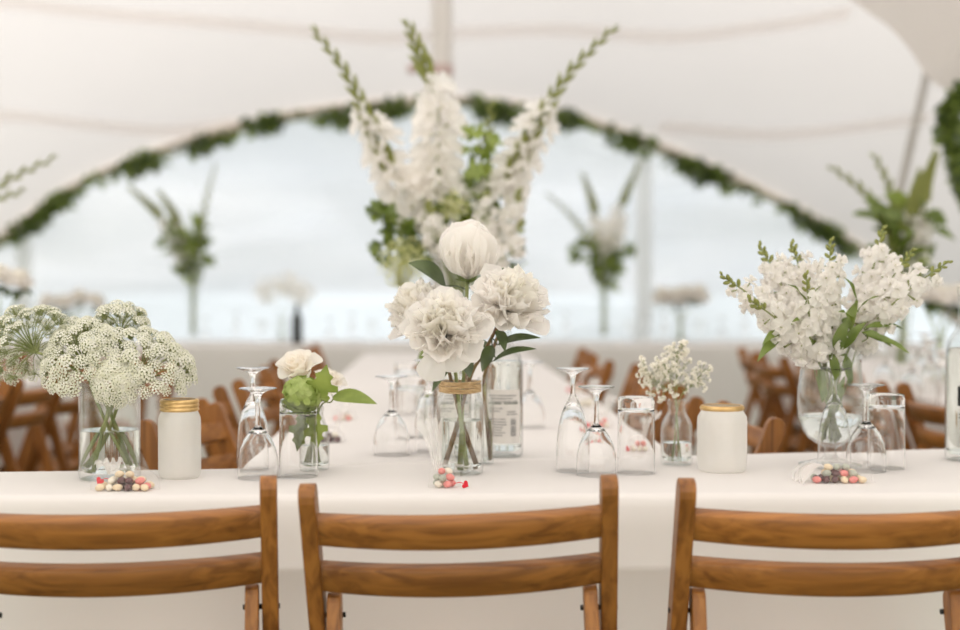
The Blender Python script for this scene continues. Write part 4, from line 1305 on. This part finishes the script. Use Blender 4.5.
rose('cream rose in the small bottle, front and highest', GR, [Bm(0.008, -0.004, 0.013), Bm(-0.006, -0.004, 0.112), W(303, 395, 2.38), W(299, 378, 2.38)], W(298, 368, 2.38), (-0.15, -0.55, 0.8), 0.040, 5)
rose('cream rose in the small bottle, behind and lower right', GR, [Bm(-0.008, 0.004, 0.013), Bm(0.006, 0.006, 0.112), W(322, 400, 2.46), W(328, 388, 2.46)], W(329, 382, 2.46), (0.35, -0.4, 0.85), 0.031, 6)
def lobed_leaf(m_, a, tip, nrm, wid, lobes=5):
    a, tip, nrm = V(a), V(tip), V(nrm)
    d = tip - a; L = d.length; d.normalize(); nrm = (nrm - d * nrm.dot(d)).normalized(); s_ = d.cross(nrm)
    half = [(0.0, 0.0), (0.10, 0.10), (0.06, 0.34), (0.20, 0.42), (0.26, 0.30), (0.34, 0.30), (0.40, 0.66), (0.55, 0.60), (0.56, 0.34), (0.64, 0.28), (0.74, 0.36), (0.80, 0.18), (1.0, 0.0)]
    nh = len(half)
    vs_, fs = [], []
    for u, w in half:
        c = a + d * (L * u) + nrm * (0.10 * L * sin(pi * u))
        vs_ += [c, c + s_ * (w * wid) + nrm * (0.10 * w * wid), c - s_ * (w * wid) + nrm * (0.10 * w * wid)]
    for i in range(nh - 1):
        p, q = 3 * i, 3 * (i + 1)
        fs += [[p, p + 1, q + 1, q], [p, q, q + 2, p + 2]]
    m_.add(vs_, fs)
random.seed(90)
def viburnum(label, group, pts, c, R):
    t, path, base = flower_stem(label, 'viburnum', 'flower', group, pts, 0.002, 0.0016, 'stem')
    cc = c - base
    m_ = MB()
    for i in range(150):
        z = 1 - 2 * (i + 0.5) / 150; az = i * 2.39996; r_ = math.sqrt(1 - z * z)
        d = V((r_ * cos(az), r_ * sin(az), z))
        p = cc + d * R * random.uniform(0.85, 1.0)
        Fm = frame_to((d + rnd_dir() * 0.3).normalized(), random.random() * 6)
        for k in range(5):
            rad = Fm @ V((cos(k * 1.2566), sin(k * 1.2566), 0.15))
            m_.petal(p, rad, Fm @ V((0, 0, 1)), R * 0.19, R * 0.10, curl=-0.2, cup=0.2, nu=3, nv=3, tip=0.1)
    m_.lathe([(0, -R * 0.8), (R * 0.6, -R * 0.5), (R * 0.8, 0), (R * 0.6, R * 0.5), (0, R * 0.8)], 10, Matrix.Translation(cc))
    m_.build('flower_head', M['lime'], t)
    return t, path, base
viburnum('round lime green viburnum head under the cream rose', GR, [Bm(0.004, -0.01, 0.013), Bm(0.0, -0.008, 0.112), W(302, 396, 2.36)], W(302, 394, 2.35), 0.034)
t, path, base = flower_stem('green sprig with lobed leaves right of the cream rose', 'leafy_sprig', 'foliage', 'leaf sprigs in the small rose bottle', [Bm(-0.004, 0.008, 0.013), Bm(0.004, -0.002, 0.112), W(318, 405, 2.36), W(322, 392, 2.35)], 0.0016, 0.0012, 'stem')
for a, b, w in ((W(318, 402, 2.35), W(327, 364, 2.33), 0.046), (W(312, 412, 2.36), W(318, 448, 2.38), 0.035)):
    m_ = MB(); pa = min(path, key=lambda q: (q + base - a).length); m_.tube([pa, (pa + a - base) / 2, a - base], 0.0008, 5)
    lobed_leaf(m_, a - base, b - base, V((0.2, -1, 0.35)), w); m_.build('leaf', M['leaf_bright'], t)
m_ = MB(); a = W(304, 425, 2.372); pa = min(path, key=lambda q: (q + base - a).length)
lobed_leaf(m_, W(306, 412, 2.395) - base, W(297, 452, 2.39) - base, V((-0.1, -1, 0.1)), 0.036); m_.build('leaf', M['leaf'], t)
sprig('green sprig with one long pointed leaf reaching right of the rose bottle', 'leafy_sprig', 'leaf sprigs in the small rose bottle',
      [Bm(-0.012, 0.004, 0.013), Bm(0.010, 0.004, 0.112), W(331, 402, 2.41), W(334, 396, 2.40)], [(W(332, 397, 2.40), W(377, 404, 2.36), 0.016)], 'leaf_bright', nrm=V((0.1, -0.8, 0.6)))
sprig('short green leaf sprig in the small bottle left of the peonies', 'leafy_sprig', None,
      [bud3.location + V((0.004, 0, 0.011)), bud3.location + V((-0.002, 0, 0.138)), bud3.location + V((0.0, -0.002, 0.175))], [(bud3.location + V((0.0, -0.002, 0.150)), bud3.location + V((-0.005, -0.004, 0.197)), 0.014)], 'leaf', nrm=V((0.2, -1, 0.2)))
s2 = bud2.location
t, path, base = flower_stem('bare reddish and olive stem standing in the slim bud bottle', 'flower_stalk', 'stem', None, [s2 + V((0.010, -0.004, 0.010)), s2 + V((0.003, -0.003, 0.10)), s2 + V((0.0, 0, 0.162)), W(492, 352, 2.44), W(498, 335, 2.43)], 0.0034, 0.0028, 'stem_brown')
t, path, base = flower_stem('olive green stalk low in the slim bud bottle beside the reddish one', 'flower_stalk', 'stem', None, [s2 + V((0.011, 0.003, 0.010)), s2 + V((0.009, 0.002, 0.05)), s2 + V((0.002, 0.003, 0.12)), s2 + V((0.0, 0.004, 0.168))], 0.004, 0.003, 'stem_olive')

# ------------------------------------------------------------------ tall arrangements
def glad_floret():
    m_ = MB()
    random.seed(7)
    for k in range(6):
        az = k * pi / 3; ta = radians(48 if k % 2 else 38)
        rad = V((cos(az), sin(az), 0))
        m_.petal(V((0, 0, 0)), V((0, 0, cos(ta))) + rad * sin(ta), V((0, 0, sin(ta))) - rad * cos(ta), 0.072, 0.027, curl=-0.7, cup=0.25, ruf=0.006, nu=5, nv=6, tip=0.25)
    m_.cur = 1
    m_.tube([V((0, 0, -0.015)), V((0, 0, 0.006))], [0.003, 0.006], 6)
    return mesh_only(m_, 'floret', [M['petal_white'], M['bud_green']])
GLF = glad_floret()
m_ = MB()
m_.tube([V((0, 0, 0)), V((0.001, 0, 0.012)), V((0.002, 0, 0.028)), V((0, 0, 0.044)), V((-0.002, 0, 0.055))], [0.003, 0.0085, 0.0085, 0.005, 0.0008], 7)
m_.leaf(V((0.004, 0, 0)), V((0.004, 0, 0.05)), V((1, 0, 0)), 0.009, 0.5, 0.05, 5)
for p_ in m_.v: p_.x *= 1.05; p_.y *= 1.05; p_.z *= 1.3
GLB = mesh_only(m_, 'bud', [M['bud_green']])
def gladiolus(label, group, pts, f0, f1, nf, nb, seed, size=1.0, side=V((0, -1, 0)), fb=None, loose=0.012):
    fb = f1 if fb is None else fb
    random.seed(seed)
    t, path, base = flower_stem(label, 'gladiolus', 'flower', group, pts, 0.006 * size, 0.002 * size, 'stem', 26)
    for i in range(nf):
        f = f0 + (f1 - f0) * (i + 0.5) / nf
        p, tg = along(path, f)
        lat = tg.cross(side).normalized() * (1 if i % 2 else -1)
        d = (lat * 0.75 + side * 0.55 + tg * 0.45 + rnd_dir() * 0.15).normalized()
        inst(GLF, 'floret', t, p + d * loose * size * random.uniform(0.3, 1.5), frame_to(d, random.random() * 6), size * (1.05 - 0.3 * i / nf))
    for i in range(nb):
        f = fb + (0.985 - fb) * (i + 0.2) / nb
        p, tg = along(path, f)
        lat = tg.cross(side).normalized() * (1 if i % 2 else -1)
        d = (tg * 1.0 + lat * 0.38 + side * 0.15).normalized()
        inst(GLB, 'bud', t, p + side * 0.004, frame_to(d, 0), size * (1.12 - 0.66 * i / nb))
    return t
def trumpet_vase(label, loc, h, group=None, r=0.055):
    t = thing('trumpet_vase', label, 'vase', loc, 0, group)
    m_ = MB()
    m_.lathe([(0, 0.003), (r * 1.1, 0), (r * 1.15, 0.004), (r * 0.5, 0.02), (r * 0.42, 0.04), (r * 0.55, h * 0.4), (r * 0.8, h * 0.75), (r * 1.25, h), (r * 1.22, h)] +
             [(r * 1.2, h), (r * 0.76, h * 0.75), (r * 0.50, h * 0.4), (r * 0.34, 0.05), (0, 0.045)], 32)
    m_.build('body', M['thin_glass'], t)
    return t
def leafy_branch(label, group, pts, n, size, seed, mat='leaf', f0=0.45, lob=False, wid=0.3, spread=0.02):
    random.seed(seed)
    t, path, base = flower_stem(label, 'leafy_branch', 'foliage', group, pts, 0.0035, 0.0015, 'stem')
    m_ = MB()
    for i in range(n):
        f = f0 + (1 - f0) * (i + 0.5) / n
        p, tg = along(path, f)
        d = (tg * 0.5 + rnd_dir()).normalized()
        L = size * random.uniform(0.7, 1.2)
        p = p + rnd_dir() * spread
        if lob: lobed_leaf(m_, p, p + d * L, rnd_dir() + V((0, -1, 0.5)), L * 0.75)
        else: m_.leaf(p, p + d * L, rnd_dir() + V((0, -1, 0.4)), L * wid, 0.2, 0.1, 5)
    m_.build('foliage', M[mat], t)
    return t
def froth(label, group, pts, R, n, seed, mat='alch', name='ladys_mantle', size=0.005):
    random.seed(seed)
    t, path, base = flower_stem(label, name, 'flower', group, pts, 0.002, 0.001, 'stem')
    c = path[-1]
    m_ = MB()
    for i in range(n):
        p = c + rnd_dir() * R * random.random() ** 0.45
        for k in range(4): m_.petal(p, rnd_dir(), rnd_dir(), size, size * 0.5, nu=3, nv=3)
        if i % 5 == 0:
            m_.tube([c - V((0, 0, R)), p], 0.0005, 3, False)
    m_.build('flower_head', M[mat], t)
    return t

# centre arrangement on the long table
CY = 3.72
cbase = V((X(458, CY), CY, TZ + 0.0012))
cv = trumpet_vase('tall clear trumpet vase on the long table behind the peony jar', cbase, 0.46, None, 0.06)
C0 = lambda dx, dy, dz: cbase + V((dx, dy, dz))
GC = 'gladioli of the tall central arrangement'
gladiolus('gladiolus of the tall central flowers, spike curving out to the upper left', GC, [C0(0.012, 0, 0.06), C0(-0.03, 0.01, 0.42), W(398, 182, 3.72), W(372, 128, 3.72), W(345, 72, 3.72), W(310, 26, 3.72)], 0.46, 0.73, 11, 20, 101, 1.0, V((0, -1, 0)), 0.56, 0.022)
gladiolus('gladiolus of the tall central flowers, nearly upright with the most white blooms', GC, [C0(0.0, 0.012, 0.06), C0(-0.01, 0.0, 0.42), W(437, 190, 3.70), W(438, 110, 3.70), W(422, 62, 3.70), W(406, 19, 3.70)], 0.46, 0.80, 14, 9, 102, 1.05, V((0, -1, 0)), None, 0.024)
gladiolus('gladiolus of the tall central flowers, spike curving out to the upper right', GC, [C0(-0.012, 0, 0.06), C0(0.03, 0.01, 0.42), W(508, 180, 3.74), W(538, 122, 3.74), W(570, 72, 3.74), W(618, 24, 3.74)], 0.44, 0.72, 11, 22, 103, 1.0, V((0, -1, 0)), 0.52, 0.022)
gladiolus('short green gladiolus spike between the upright and right spikes', GC, [C0(-0.006, 0.01, 0.06), C0(0.012, 0.0, 0.42), W(480, 170, 3.78), W(488, 130, 3.78), W(492, 98, 3.78)], 0.5, 0.78, 0, 8, 104, 0.7)
GCS = 'white stock spikes of the tall central arrangement'
stock('white stock in the tall central flowers, right and highest', GCS, [C0(-0.008, -0.005, 0.06), C0(0.02, -0.01, 0.42), W(500, 240, 3.62), W(520, 190, 3.62)], 0.62, 0.95, 18, 111, 1.15)
stock('white stock in the tall central flowers, right and lower', GCS, [C0(-0.01, -0.01, 0.06), C0(0.03, -0.02, 0.42), W(505, 258, 3.58), W(522, 222, 3.58)], 0.60, 0.95, 18, 112, 1.15)
stock('white stock in the tall central flowers, at the middle right', GCS, [C0(-0.004, -0.005, 0.06), C0(0.012, -0.02, 0.42), W(484, 232, 3.60), W(487, 192, 3.60)], 0.62, 0.95, 16, 113, 1.1)
stock('white stock in the tall central flowers, left above the round peony', GCS, [C0(0.006, -0.005, 0.06), C0(-0.02, -0.02, 0.42), W(436, 240, 3.60), W(428, 204, 3.60)], 0.62, 0.95, 18, 114, 1.2)
GCL = 'leafy branches of the tall central arrangement'
leafy_branch('leafy green branch in the tall central flowers, spreading left', GCL, [C0(0.014, 0.006, 0.06), C0(-0.04, 0.0, 0.42), W(405, 235, 3.70), W(378, 205, 3.70)], 40, 0.055, 121, 'leaf', 0.62, True)
leafy_branch('leafy green branch in the tall central flowers, drooping low left', GCL, [C0(0.012, 0.012, 0.06), C0(-0.04, 0.01, 0.42), W(412, 255, 3.72), W(382, 245, 3.72), W(376, 262, 3.72)], 24, 0.05, 122, 'leaf', 0.60, True)
leafy_branch('bright leafy branch in the middle of the tall central flowers', GCL, [C0(-0.005, 0.0, 0.06), C0(0.01, 0.0, 0.42), W(474, 205, 3.72), W(482, 140, 3.72)], 34, 0.06, 123, 'leaf_bright', 0.60, True, 0.3, 0.035)
leafy_branch('leafy green branch in the tall central flowers, behind the right blooms', GCL, [C0(-0.012, 0.006, 0.06), C0(0.03, 0.0, 0.42), W(492, 225, 3.76), W(500, 175, 3.76)], 28, 0.065, 124, 'leaf', 0.58, True, 0.3, 0.04)
leafy_branch('leafy green branch in the tall central flowers, low at the right', GCL, [C0(-0.012, -0.006, 0.06), C0(0.04, -0.01, 0.42), W(510, 270, 3.66), W(528, 262, 3.66)], 10, 0.05, 125, 'leaf_dark', 0.72)
leafy_branch('leafy green branch filling the core of the tall central flowers', GCL, [C0(0.0, 0.0, 0.06), C0(0.0, 0.0, 0.42), W(455, 225, 3.74), W(452, 180, 3.76)], 46, 0.07, 126, 'leaf', 0.60, False, 0.32, 0.06)
GCF = "frothy yellow-green sprays of the tall central arrangement"
froth('frothy yellow-green spray left of the peonies in the tall central flowers', GCF, [C0(0.008, 0, 0.06), C0(-0.03, -0.02, 0.42), W(402, 262, 3.60)], 0.075, 420, 131)
froth('frothy yellow-green spray higher in the tall central flowers', GCF, [C0(0.0, 0, 0.06), C0(0.0, -0.02, 0.42), W(455, 205, 3.62)], 0.045, 150, 132)

# blurred arrangements farther back
def arrangement(where, base_px, depth, foliage_c, fol_r, tips, whites, seed, vh=0.46, z=TZ):
    base = V((X(base_px, depth), depth, z + 0.0006))
    s_ = 1.05
    trumpet_vase('clear trumpet vase of the blurred tall flowers ' + where, base, vh, 'vases of the distant tall flowers')
    g = 'gladioli of the blurred tall flowers ' + where
    words_ = ['first', 'second', 'third', 'fourth', 'fifth']
    cpt = W(foliage_c[0], foliage_c[1], depth)
    for i, tp in enumerate(tips):
        tip = W(tp[0], tp[1], depth)
        mth = base + V((0.02 * (i - 1), 0, vh - 0.02))
        mid = mth.lerp(tip, 0.5) + V((0, 0, 0.05))
        mid.x = mth.x + (tip.x - mth.x) * 0.42
        gladiolus('distant gladiolus spike %s, %s from its left' % (where, words_[i]), g, [base + V((0.01 * (1 - i), 0.005, 0.055)), mth, mid, tip], 0.46, 0.46 + 0.24 * whites[i], 7 if whites[i] else 0, 17, seed + i, s_)
    for i in range(3):
        off = V(((i - 1) * fol_r, (-0.05, 0.05, 0.0)[i], 0.03 * (i == 1)))
        leafy_branch('distant leafy branch of the tall flowers %s, %s' % (where, ('left', 'middle', 'right')[i]), 'leafy branches of the blurred tall flowers ' + where,
                     [base + V((0.004 * (i - 1), 0, 0.055)), base + V((0.02 * (i - 1), 0, vh - 0.02)), cpt + off * 0.6, cpt + off + V((0, 0, 0.06 - 0.05 * abs(i - 1)))], 40, 0.085, seed + 20 + i, ('leaf', 'leaf_bright', 'leaf')[i], 0.5, False, 0.3, 0.05)
arrangement('on the far table at the left', 193, 8.25, (188, 238), 0.12, [(128, 186), (158, 190), (216, 162)], [1, 1, 0], 200)
arrangement('on the far table at the right', 604, 8.25, (604, 250), 0.15, [(545, 192), (582, 172), (640, 160)], [0, 1, 1], 230)
arrangement('on the right side table', 903, 5.0, (905, 222), 0.10, [(828, 165), (872, 152), (920, 170), (936, 150)], [0, 0, 1, 1], 260)
arrangement('on the left side table', -62, 4.8, (-62, 235), 0.10, [(26, 190), (58, 156)], [0, 0], 290)

# small posies of peonies in the distance
def small_vase(label, loc, h, r, group, mat='thin_glass', cat='vase'):
    t = thing('small_vase', label, cat, loc, 0, group)
    m_ = MB(); m_.lathe([(0, 0.003), (r * 0.9, 0), (r, 0.005), (r, h * 0.7), (r * 0.7, h * 0.85), (r * 0.75, h), (r * 0.62, h), (r * 0.58, h * 0.84), (r * 0.88, h * 0.68), (r * 0.88, 0.02), (0, 0.016)], 24)
    m_.build('body', M[mat], t)
    return t
far_peony = None
def posy(where, px, py_flower, depth, n, spread, R, seed, leaf=True):
    random.seed(seed)
    base = V((X(px, depth), depth, TZ + 0.0006))
    c = W(px, py_flower, depth)
    small_vase('small clear vase of blurred white peonies ' + where, base, 0.16, 0.04, 'vases of the distant peonies')
    for i in range(n):
        off = V((spread * (i - (n - 1) / 2) / max(1, (n - 1) / 2), random.uniform(-0.04, 0.04), random.uniform(-0.015, 0.02)))
        cc = c + off
        pts = [base + V((0.006 * (i - 1), 0, 0.02)), base + V((0.008 * (i - 1), 0, 0.155)), cc - V((0, 0, 0.03))]
        t, path, b_ = flower_stem('blurred white peony %s, %s' % (where, ['leftmost', 'second', 'third', 'fourth', 'fifth'][i]), 'peony', 'flower', 'blurred white peonies ' + where, pts, 0.004, 0.003, 'stem')
        peony_bloom(t, cc - b_, V((off.x * 4, -0.2, 1)), R, False, seed + i, guards=7, dense=0.6)
        m_ = MB()
        for k in range(7):
            d = rnd_dir(); d.z = -abs(d.z) * 0.6
            if k % 2: continue
            m_.leaf(cc - b_ - V((0, 0, 0.03)), cc - b_ - V((0, 0, 0.04)) + d * 0.06, V((0, -0.5, 1)), 0.016, 0.2, 0.1, 5)
        m_.build('leaf', M['leaf_dark'], t)
posy('right of centre on the far table', 680, 297, 8.2, 4, 0.10, 0.085, 300)
posy('at the left on the far table', 72, 302, 8.2, 4, 0.15, 0.075, 310)
posy('on the right side table beside the tall flowers', 940, 297, 4.7, 3, 0.06, 0.058, 320)
posy('on the left side table at left', -2, 280, 4.5, 3, 0.06, 0.055, 330)
# blurred gypsophila bunch and dark bottle on the far table
bb = V((X(282, 8.2), 8.2, TZ + 0.0006))
fv = small_vase('small clear vase of blurred gypsophila on the far table', bb, 0.16, 0.04, None)
for i, (tx, ty) in enumerate(((266, 290), (286, 284), (302, 292))):
    froth('blurred gypsophila bunch on the far table, %s part' % ('left', 'middle', 'right')[i], 'blurred gypsophila on the far table', [bb + V((0.006 * (i - 1), 0, 0.02)), bb + V((0.01 * (i - 1), 0, 0.155)), W(tx, ty, 8.2)], 0.09, 150, 340 + i, 'gyp', 'gypsophila', 0.011)
t = thing('dark_bottle', 'dark bottle beside the blurred gypsophila on the far table', 'bottle', (X(297, 8.12), 8.12, TZ + 0.0006))
m_ = MB(); m_.lathe([(0, 0), (0.030, 0), (0.033, 0.004), (0.033, 0.15), (0.028, 0.17), (0.014, 0.195), (0.013, 0.235), (0, 0.237)], 20); m_.build('body', M['dark_glass'], t)
m_ = MB(); m_.lathe([(0.0132, 0.212), (0.0150, 0.213), (0.0150, 0.240), (0, 0.241)], 20); m_.build('cap', M['black'], t)
# glassware on the far table and the side tables
random.seed(401)
for i, px in enumerate((205, 236, 262, 330, 352, 372, 548, 566, 630, 648, 664, 700, 722, 745, 770)):
    k = i % 3
    glassware((WINE, FLUTE, TUMBLER)[k], ('wine_glass', 'champagne_flute', 'tumbler')[k], 'glass', ('blurred upturned wine glass on the far table by the window', 'blurred upturned champagne flute on the far table by the window', 'blurred upturned tumbler on the far table by the window')[k],
              px, 0, 'glasses on the far table by the window', 8.12 + random.uniform(0, 0.25))
for i, (px, d) in enumerate(((912, 4.0), (930, 3.8), (950, 3.7), (885, 4.4), (925, 4.4), (948, 4.3), (905, 5.3), (880, 5.7))):
    k = i % 3
    glassware((WINE, FLUTE, TUMBLER)[k], ('wine_glass', 'champagne_flute', 'tumbler')[k], 'glass', ('blurred upturned wine glass on the right side table', 'blurred upturned champagne flute on the right side table', 'blurred upturned tumbler on the right side table')[k],
              px, 0, 'glasses on the right side table', d)

# ------------------------------------------------------------------ favour bags and sweets
m_ = MB(); m_.lathe([(0, -1), (0.42, -0.9), (0.78, -0.6), (0.97, -0.2), (1.0, 0), (0.97, 0.2), (0.78, 0.6), (0.42, 0.9), (0, 1)], 14)
bean_me = {}
for nm in ('bean_pink', 'bean_cream', 'bean_brown', 'bean_grey', 'bean_white'):
    b_ = MB(); b_.v = [V((p.x * 0.0060, p.y * 0.0060, p.z * 0.0084)) for p in m_.v]; b_.f = m_.f; b_.m = m_.m
    bean_me[nm] = mesh_only(b_, 'sugared_sweet', [M[nm]])
words_c = {'bean_pink': 'pink', 'bean_cream': 'cream', 'bean_brown': 'dark brown', 'bean_grey': 'grey-green', 'bean_white': 'off-white'}
def sweets(where, c, items, group):
    for (dx, dy, dz, k) in items:
        o = bpy.data.objects.new('sugared_sweet', bean_me[k])
        scene.collection.objects.link(o)
        o.location = c + V((dx, dy, dz))
        o.rotation_euler = (pi / 2 + random.uniform(-0.3, 0.3), random.uniform(-0.3, 0.3), random.uniform(0, 3.1))
        tag(o, '%s sugared sweet in the favour bag %s' % (words_c[k], where), 'sweet', group)
def pile(w, d, layers, seed, pal):
    random.seed(seed)
    out = []
    for l in range(layers):
        sh = 1 - 0.28 * l
        nx = max(1, int(w * sh / 0.0150))
        ny = max(1, int(d * sh / 0.0150))
        for i in range(nx):
            for j in range(ny):
                x = (i - (nx - 1) / 2) * 0.0150 + random.uniform(-0.0015, 0.0015) + 0.003 * (l % 2)
                y = (j - (ny - 1) / 2) * 0.0150 + random.uniform(-0.0012, 0.0012)
                if (x / (w * 0.55 * sh)) ** 2 + (y / (d * 0.65 * sh)) ** 2 > 1: continue
                out.append((x, y, 0.0064 + 0.0098 * l, pal(x / w, random.random())))
    return out
def bag_film(label, c, half, h, tail, mat, seed, heart=None, name='favour_bag'):
    """crumpled see-through bag lying over its sweets, gathered to a tail"""
    random.seed(seed)
    t = thing(name, label, 'favour bag', c)
    m_ = MB()
    rows = []
    ph = [random.uniform(0, 6) for _ in range(6)]
    NN = 30
    for j in range(9):
        f = j / 8
        row = []
        for i in range(NN):
            a = 2 * pi * i / NN
            cr = 1 + 0.05 * sin(5 * a + ph[0] + f * 3) + 0.04 * sin(9 * a + ph[1] - f * 4)
            rr = cos(f * pi / 2) ** 0.6
            row.append(V((half[0] * cos(a) * cr * rr, half[1] * sin(a) * cr * rr, 0.0012 + h * sin(f * pi / 2) * (1 + 0.12 * sin(4 * a + ph[2])))))
        rows.append(row)
    m_.grid(rows, True)
    m_.build('bag', M['film'], t)
    m_ = MB()
    tv = V(tail)
    rows = []
    sidev = V((-tv.y, tv.x, 0))
    if sidev.length < 1e-4: sidev = V((1, 0, 0))
    sidev.normalize()
    st = V((half[0] * 0.35 * (1 if tv.x > 0 else -1) if abs(tv.x) > 0.01 else 0, 0, h * 0.75))
    for j in range(10):
        f = j / 9
        cpt = st.lerp(tv, f) + V((0, 0, 0.012 * sin(pi * f)))
        wd = 0.006 + 0.030 * f + 0.004 * (1 - f)
        rows.append([cpt + sidev * (wd * u) + V((0, 0.004 * sin(8 * u + ph[3] + 2 * f), 0.007 * f * sin(11 * u + ph[4]) + 0.004 * f * sin(23 * u + ph[5]))) for u in [-1 + 2 * q / 22 for q in range(23)]])
    m_.grid(rows)
    m_.build('gathered_tail', M[mat], t)
    if heart:
        hx, hy, hz, rot = heart
        m_ = MB()
        pts = []
        for k in range(28):
            a = 2 * pi * k / 28
            pts.append(V((0.016 * sin(a) ** 3, 0, 0.001 * (13 * cos(a) - 5 * cos(2 * a) - 2 * cos(3 * a) - cos(4 * a)))) * 0.42)
        Rm = Matrix.Rotation(rot, 3, 'Y') @ Matrix.Rotation(radians(-35), 3, 'X')
        fr = [Rm @ (p + V((0, -0.0006, 0))) + V((hx, hy, hz)) for p in pts]; bk = [Rm @ (p + V((0, 0.0006, 0))) + V((hx, hy, hz)) for p in pts]
        m_.add(fr + bk, [list(range(28)), list(range(28, 56))[::-1]] + [[i, (i + 1) % 28, 28 + (i + 1) % 28, 28 + i] for i in range(28)])
        m_.tube([V((hx, hy, hz + 0.001)), V((hx * 0.75, hy, hz + 0.004)), V((hx * 0.45, hy * 0.9, hz + 0.002))], 0.0007, 5)
        m_.build('heart_tag', M['red'], t, False)
    return t
d = 2.195
c1 = V((X(124, d), d, TZ))
bag_film('clear favour bag of mixed sweets lying in front of the straight vase', c1, (0.056, 0.034), 0.036, (-0.030, 0.018, 0.040), 'tulle', 3, (-0.040, -0.006, 0.016, 0.6))
sweets('in front of the straight vase', c1, pile(0.092, 0.050, 3, 5, lambda u, r: 'bean_brown' if abs(u) < 0.10 and r < 0.45 else ('bean_white' if u < 0 and r < 0.75 else ('bean_pink' if r < 0.45 else 'bean_cream'))), 'sweets in the bag by the straight vase')
d = 2.225
c2 = V((X(444, d), d, TZ))
bag_film('white tulle favour bag standing before the peony jar with red heart tag', c2, (0.027, 0.025), 0.040, (-0.026, 0.020, 0.110), 'tulle', 4, (0.036, -0.012, 0.006, -1.1))
sweets('before the peony jar', c2, [(-0.009, -0.007, 0.0064, 'bean_white'), (0.006, -0.009, 0.0064, 'bean_pink'), (0.013, 0.004, 0.0064, 'bean_pink'), (-0.012, 0.006, 0.0066, 'bean_grey'), (0.0, 0.006, 0.0066, 'bean_cream'),
                                    (-0.002, -0.008, 0.0170, 'bean_grey'), (0.010, -0.003, 0.0172, 'bean_pink'), (-0.012, 0.0, 0.0172, 'bean_grey'), (-0.004, 0.0, 0.0270, 'bean_pink'), (0.007, 0.003, 0.0270, 'bean_white')], 'sweets in the bag before the peony jar')
d = 2.285
c3 = V((X(838, d), d, TZ))
bag_film('clear favour bag of mixed sweets lying in front of the hurricane vase', c3, (0.064, 0.036), 0.036, (-0.070, -0.004, 0.006), 'tulle', 6)
sweets('in front of the hurricane vase', c3, pile(0.104, 0.052, 3, 8, lambda u, r: ('bean_brown' if u < -0.02 and u > -0.36 and r < 0.5 else ('bean_pink' if r < 0.4 else ('bean_grey' if r < 0.68 else 'bean_cream')))), 'sweets in the bag by the hurricane vase')
# more bags, out of focus, along the long table
for i, (px, py, pal) in enumerate(((343, 421, 'bean_pink'), (330, 443, 'bean_brown'), (577, 392, 'bean_pink'), (585, 407, 'bean_cream'), (600, 428, 'bean_pink'), (640, 452, 'bean_pink'))):
    dd = D_at(py)
    cc = V((X(px, dd), dd, TZ + 0.001))
    wh = ['on the long table right of the rose', 'on the long table behind the rose bottle', 'far down the long table right of centre', 'down the long table above the flute', 'on the long table above the right flute foot', 'on the long table behind the right tumbler'][i]
    bag_film('blurred white tulle favour bag ' + wh, cc, (0.034, 0.026), 0.032, (0.03, 0.012, 0.075), 'tulle', 20 + i, (-0.03, -0.01, 0.006, 0.9) if i in (2, 4, 5) else None)
    sweets(wh, cc, pile(0.05, 0.04, 2, 30 + i, lambda u, r, p_=pal: p_ if r < 0.6 else 'bean_white'), 'sweets in the blurred bag ' + wh)
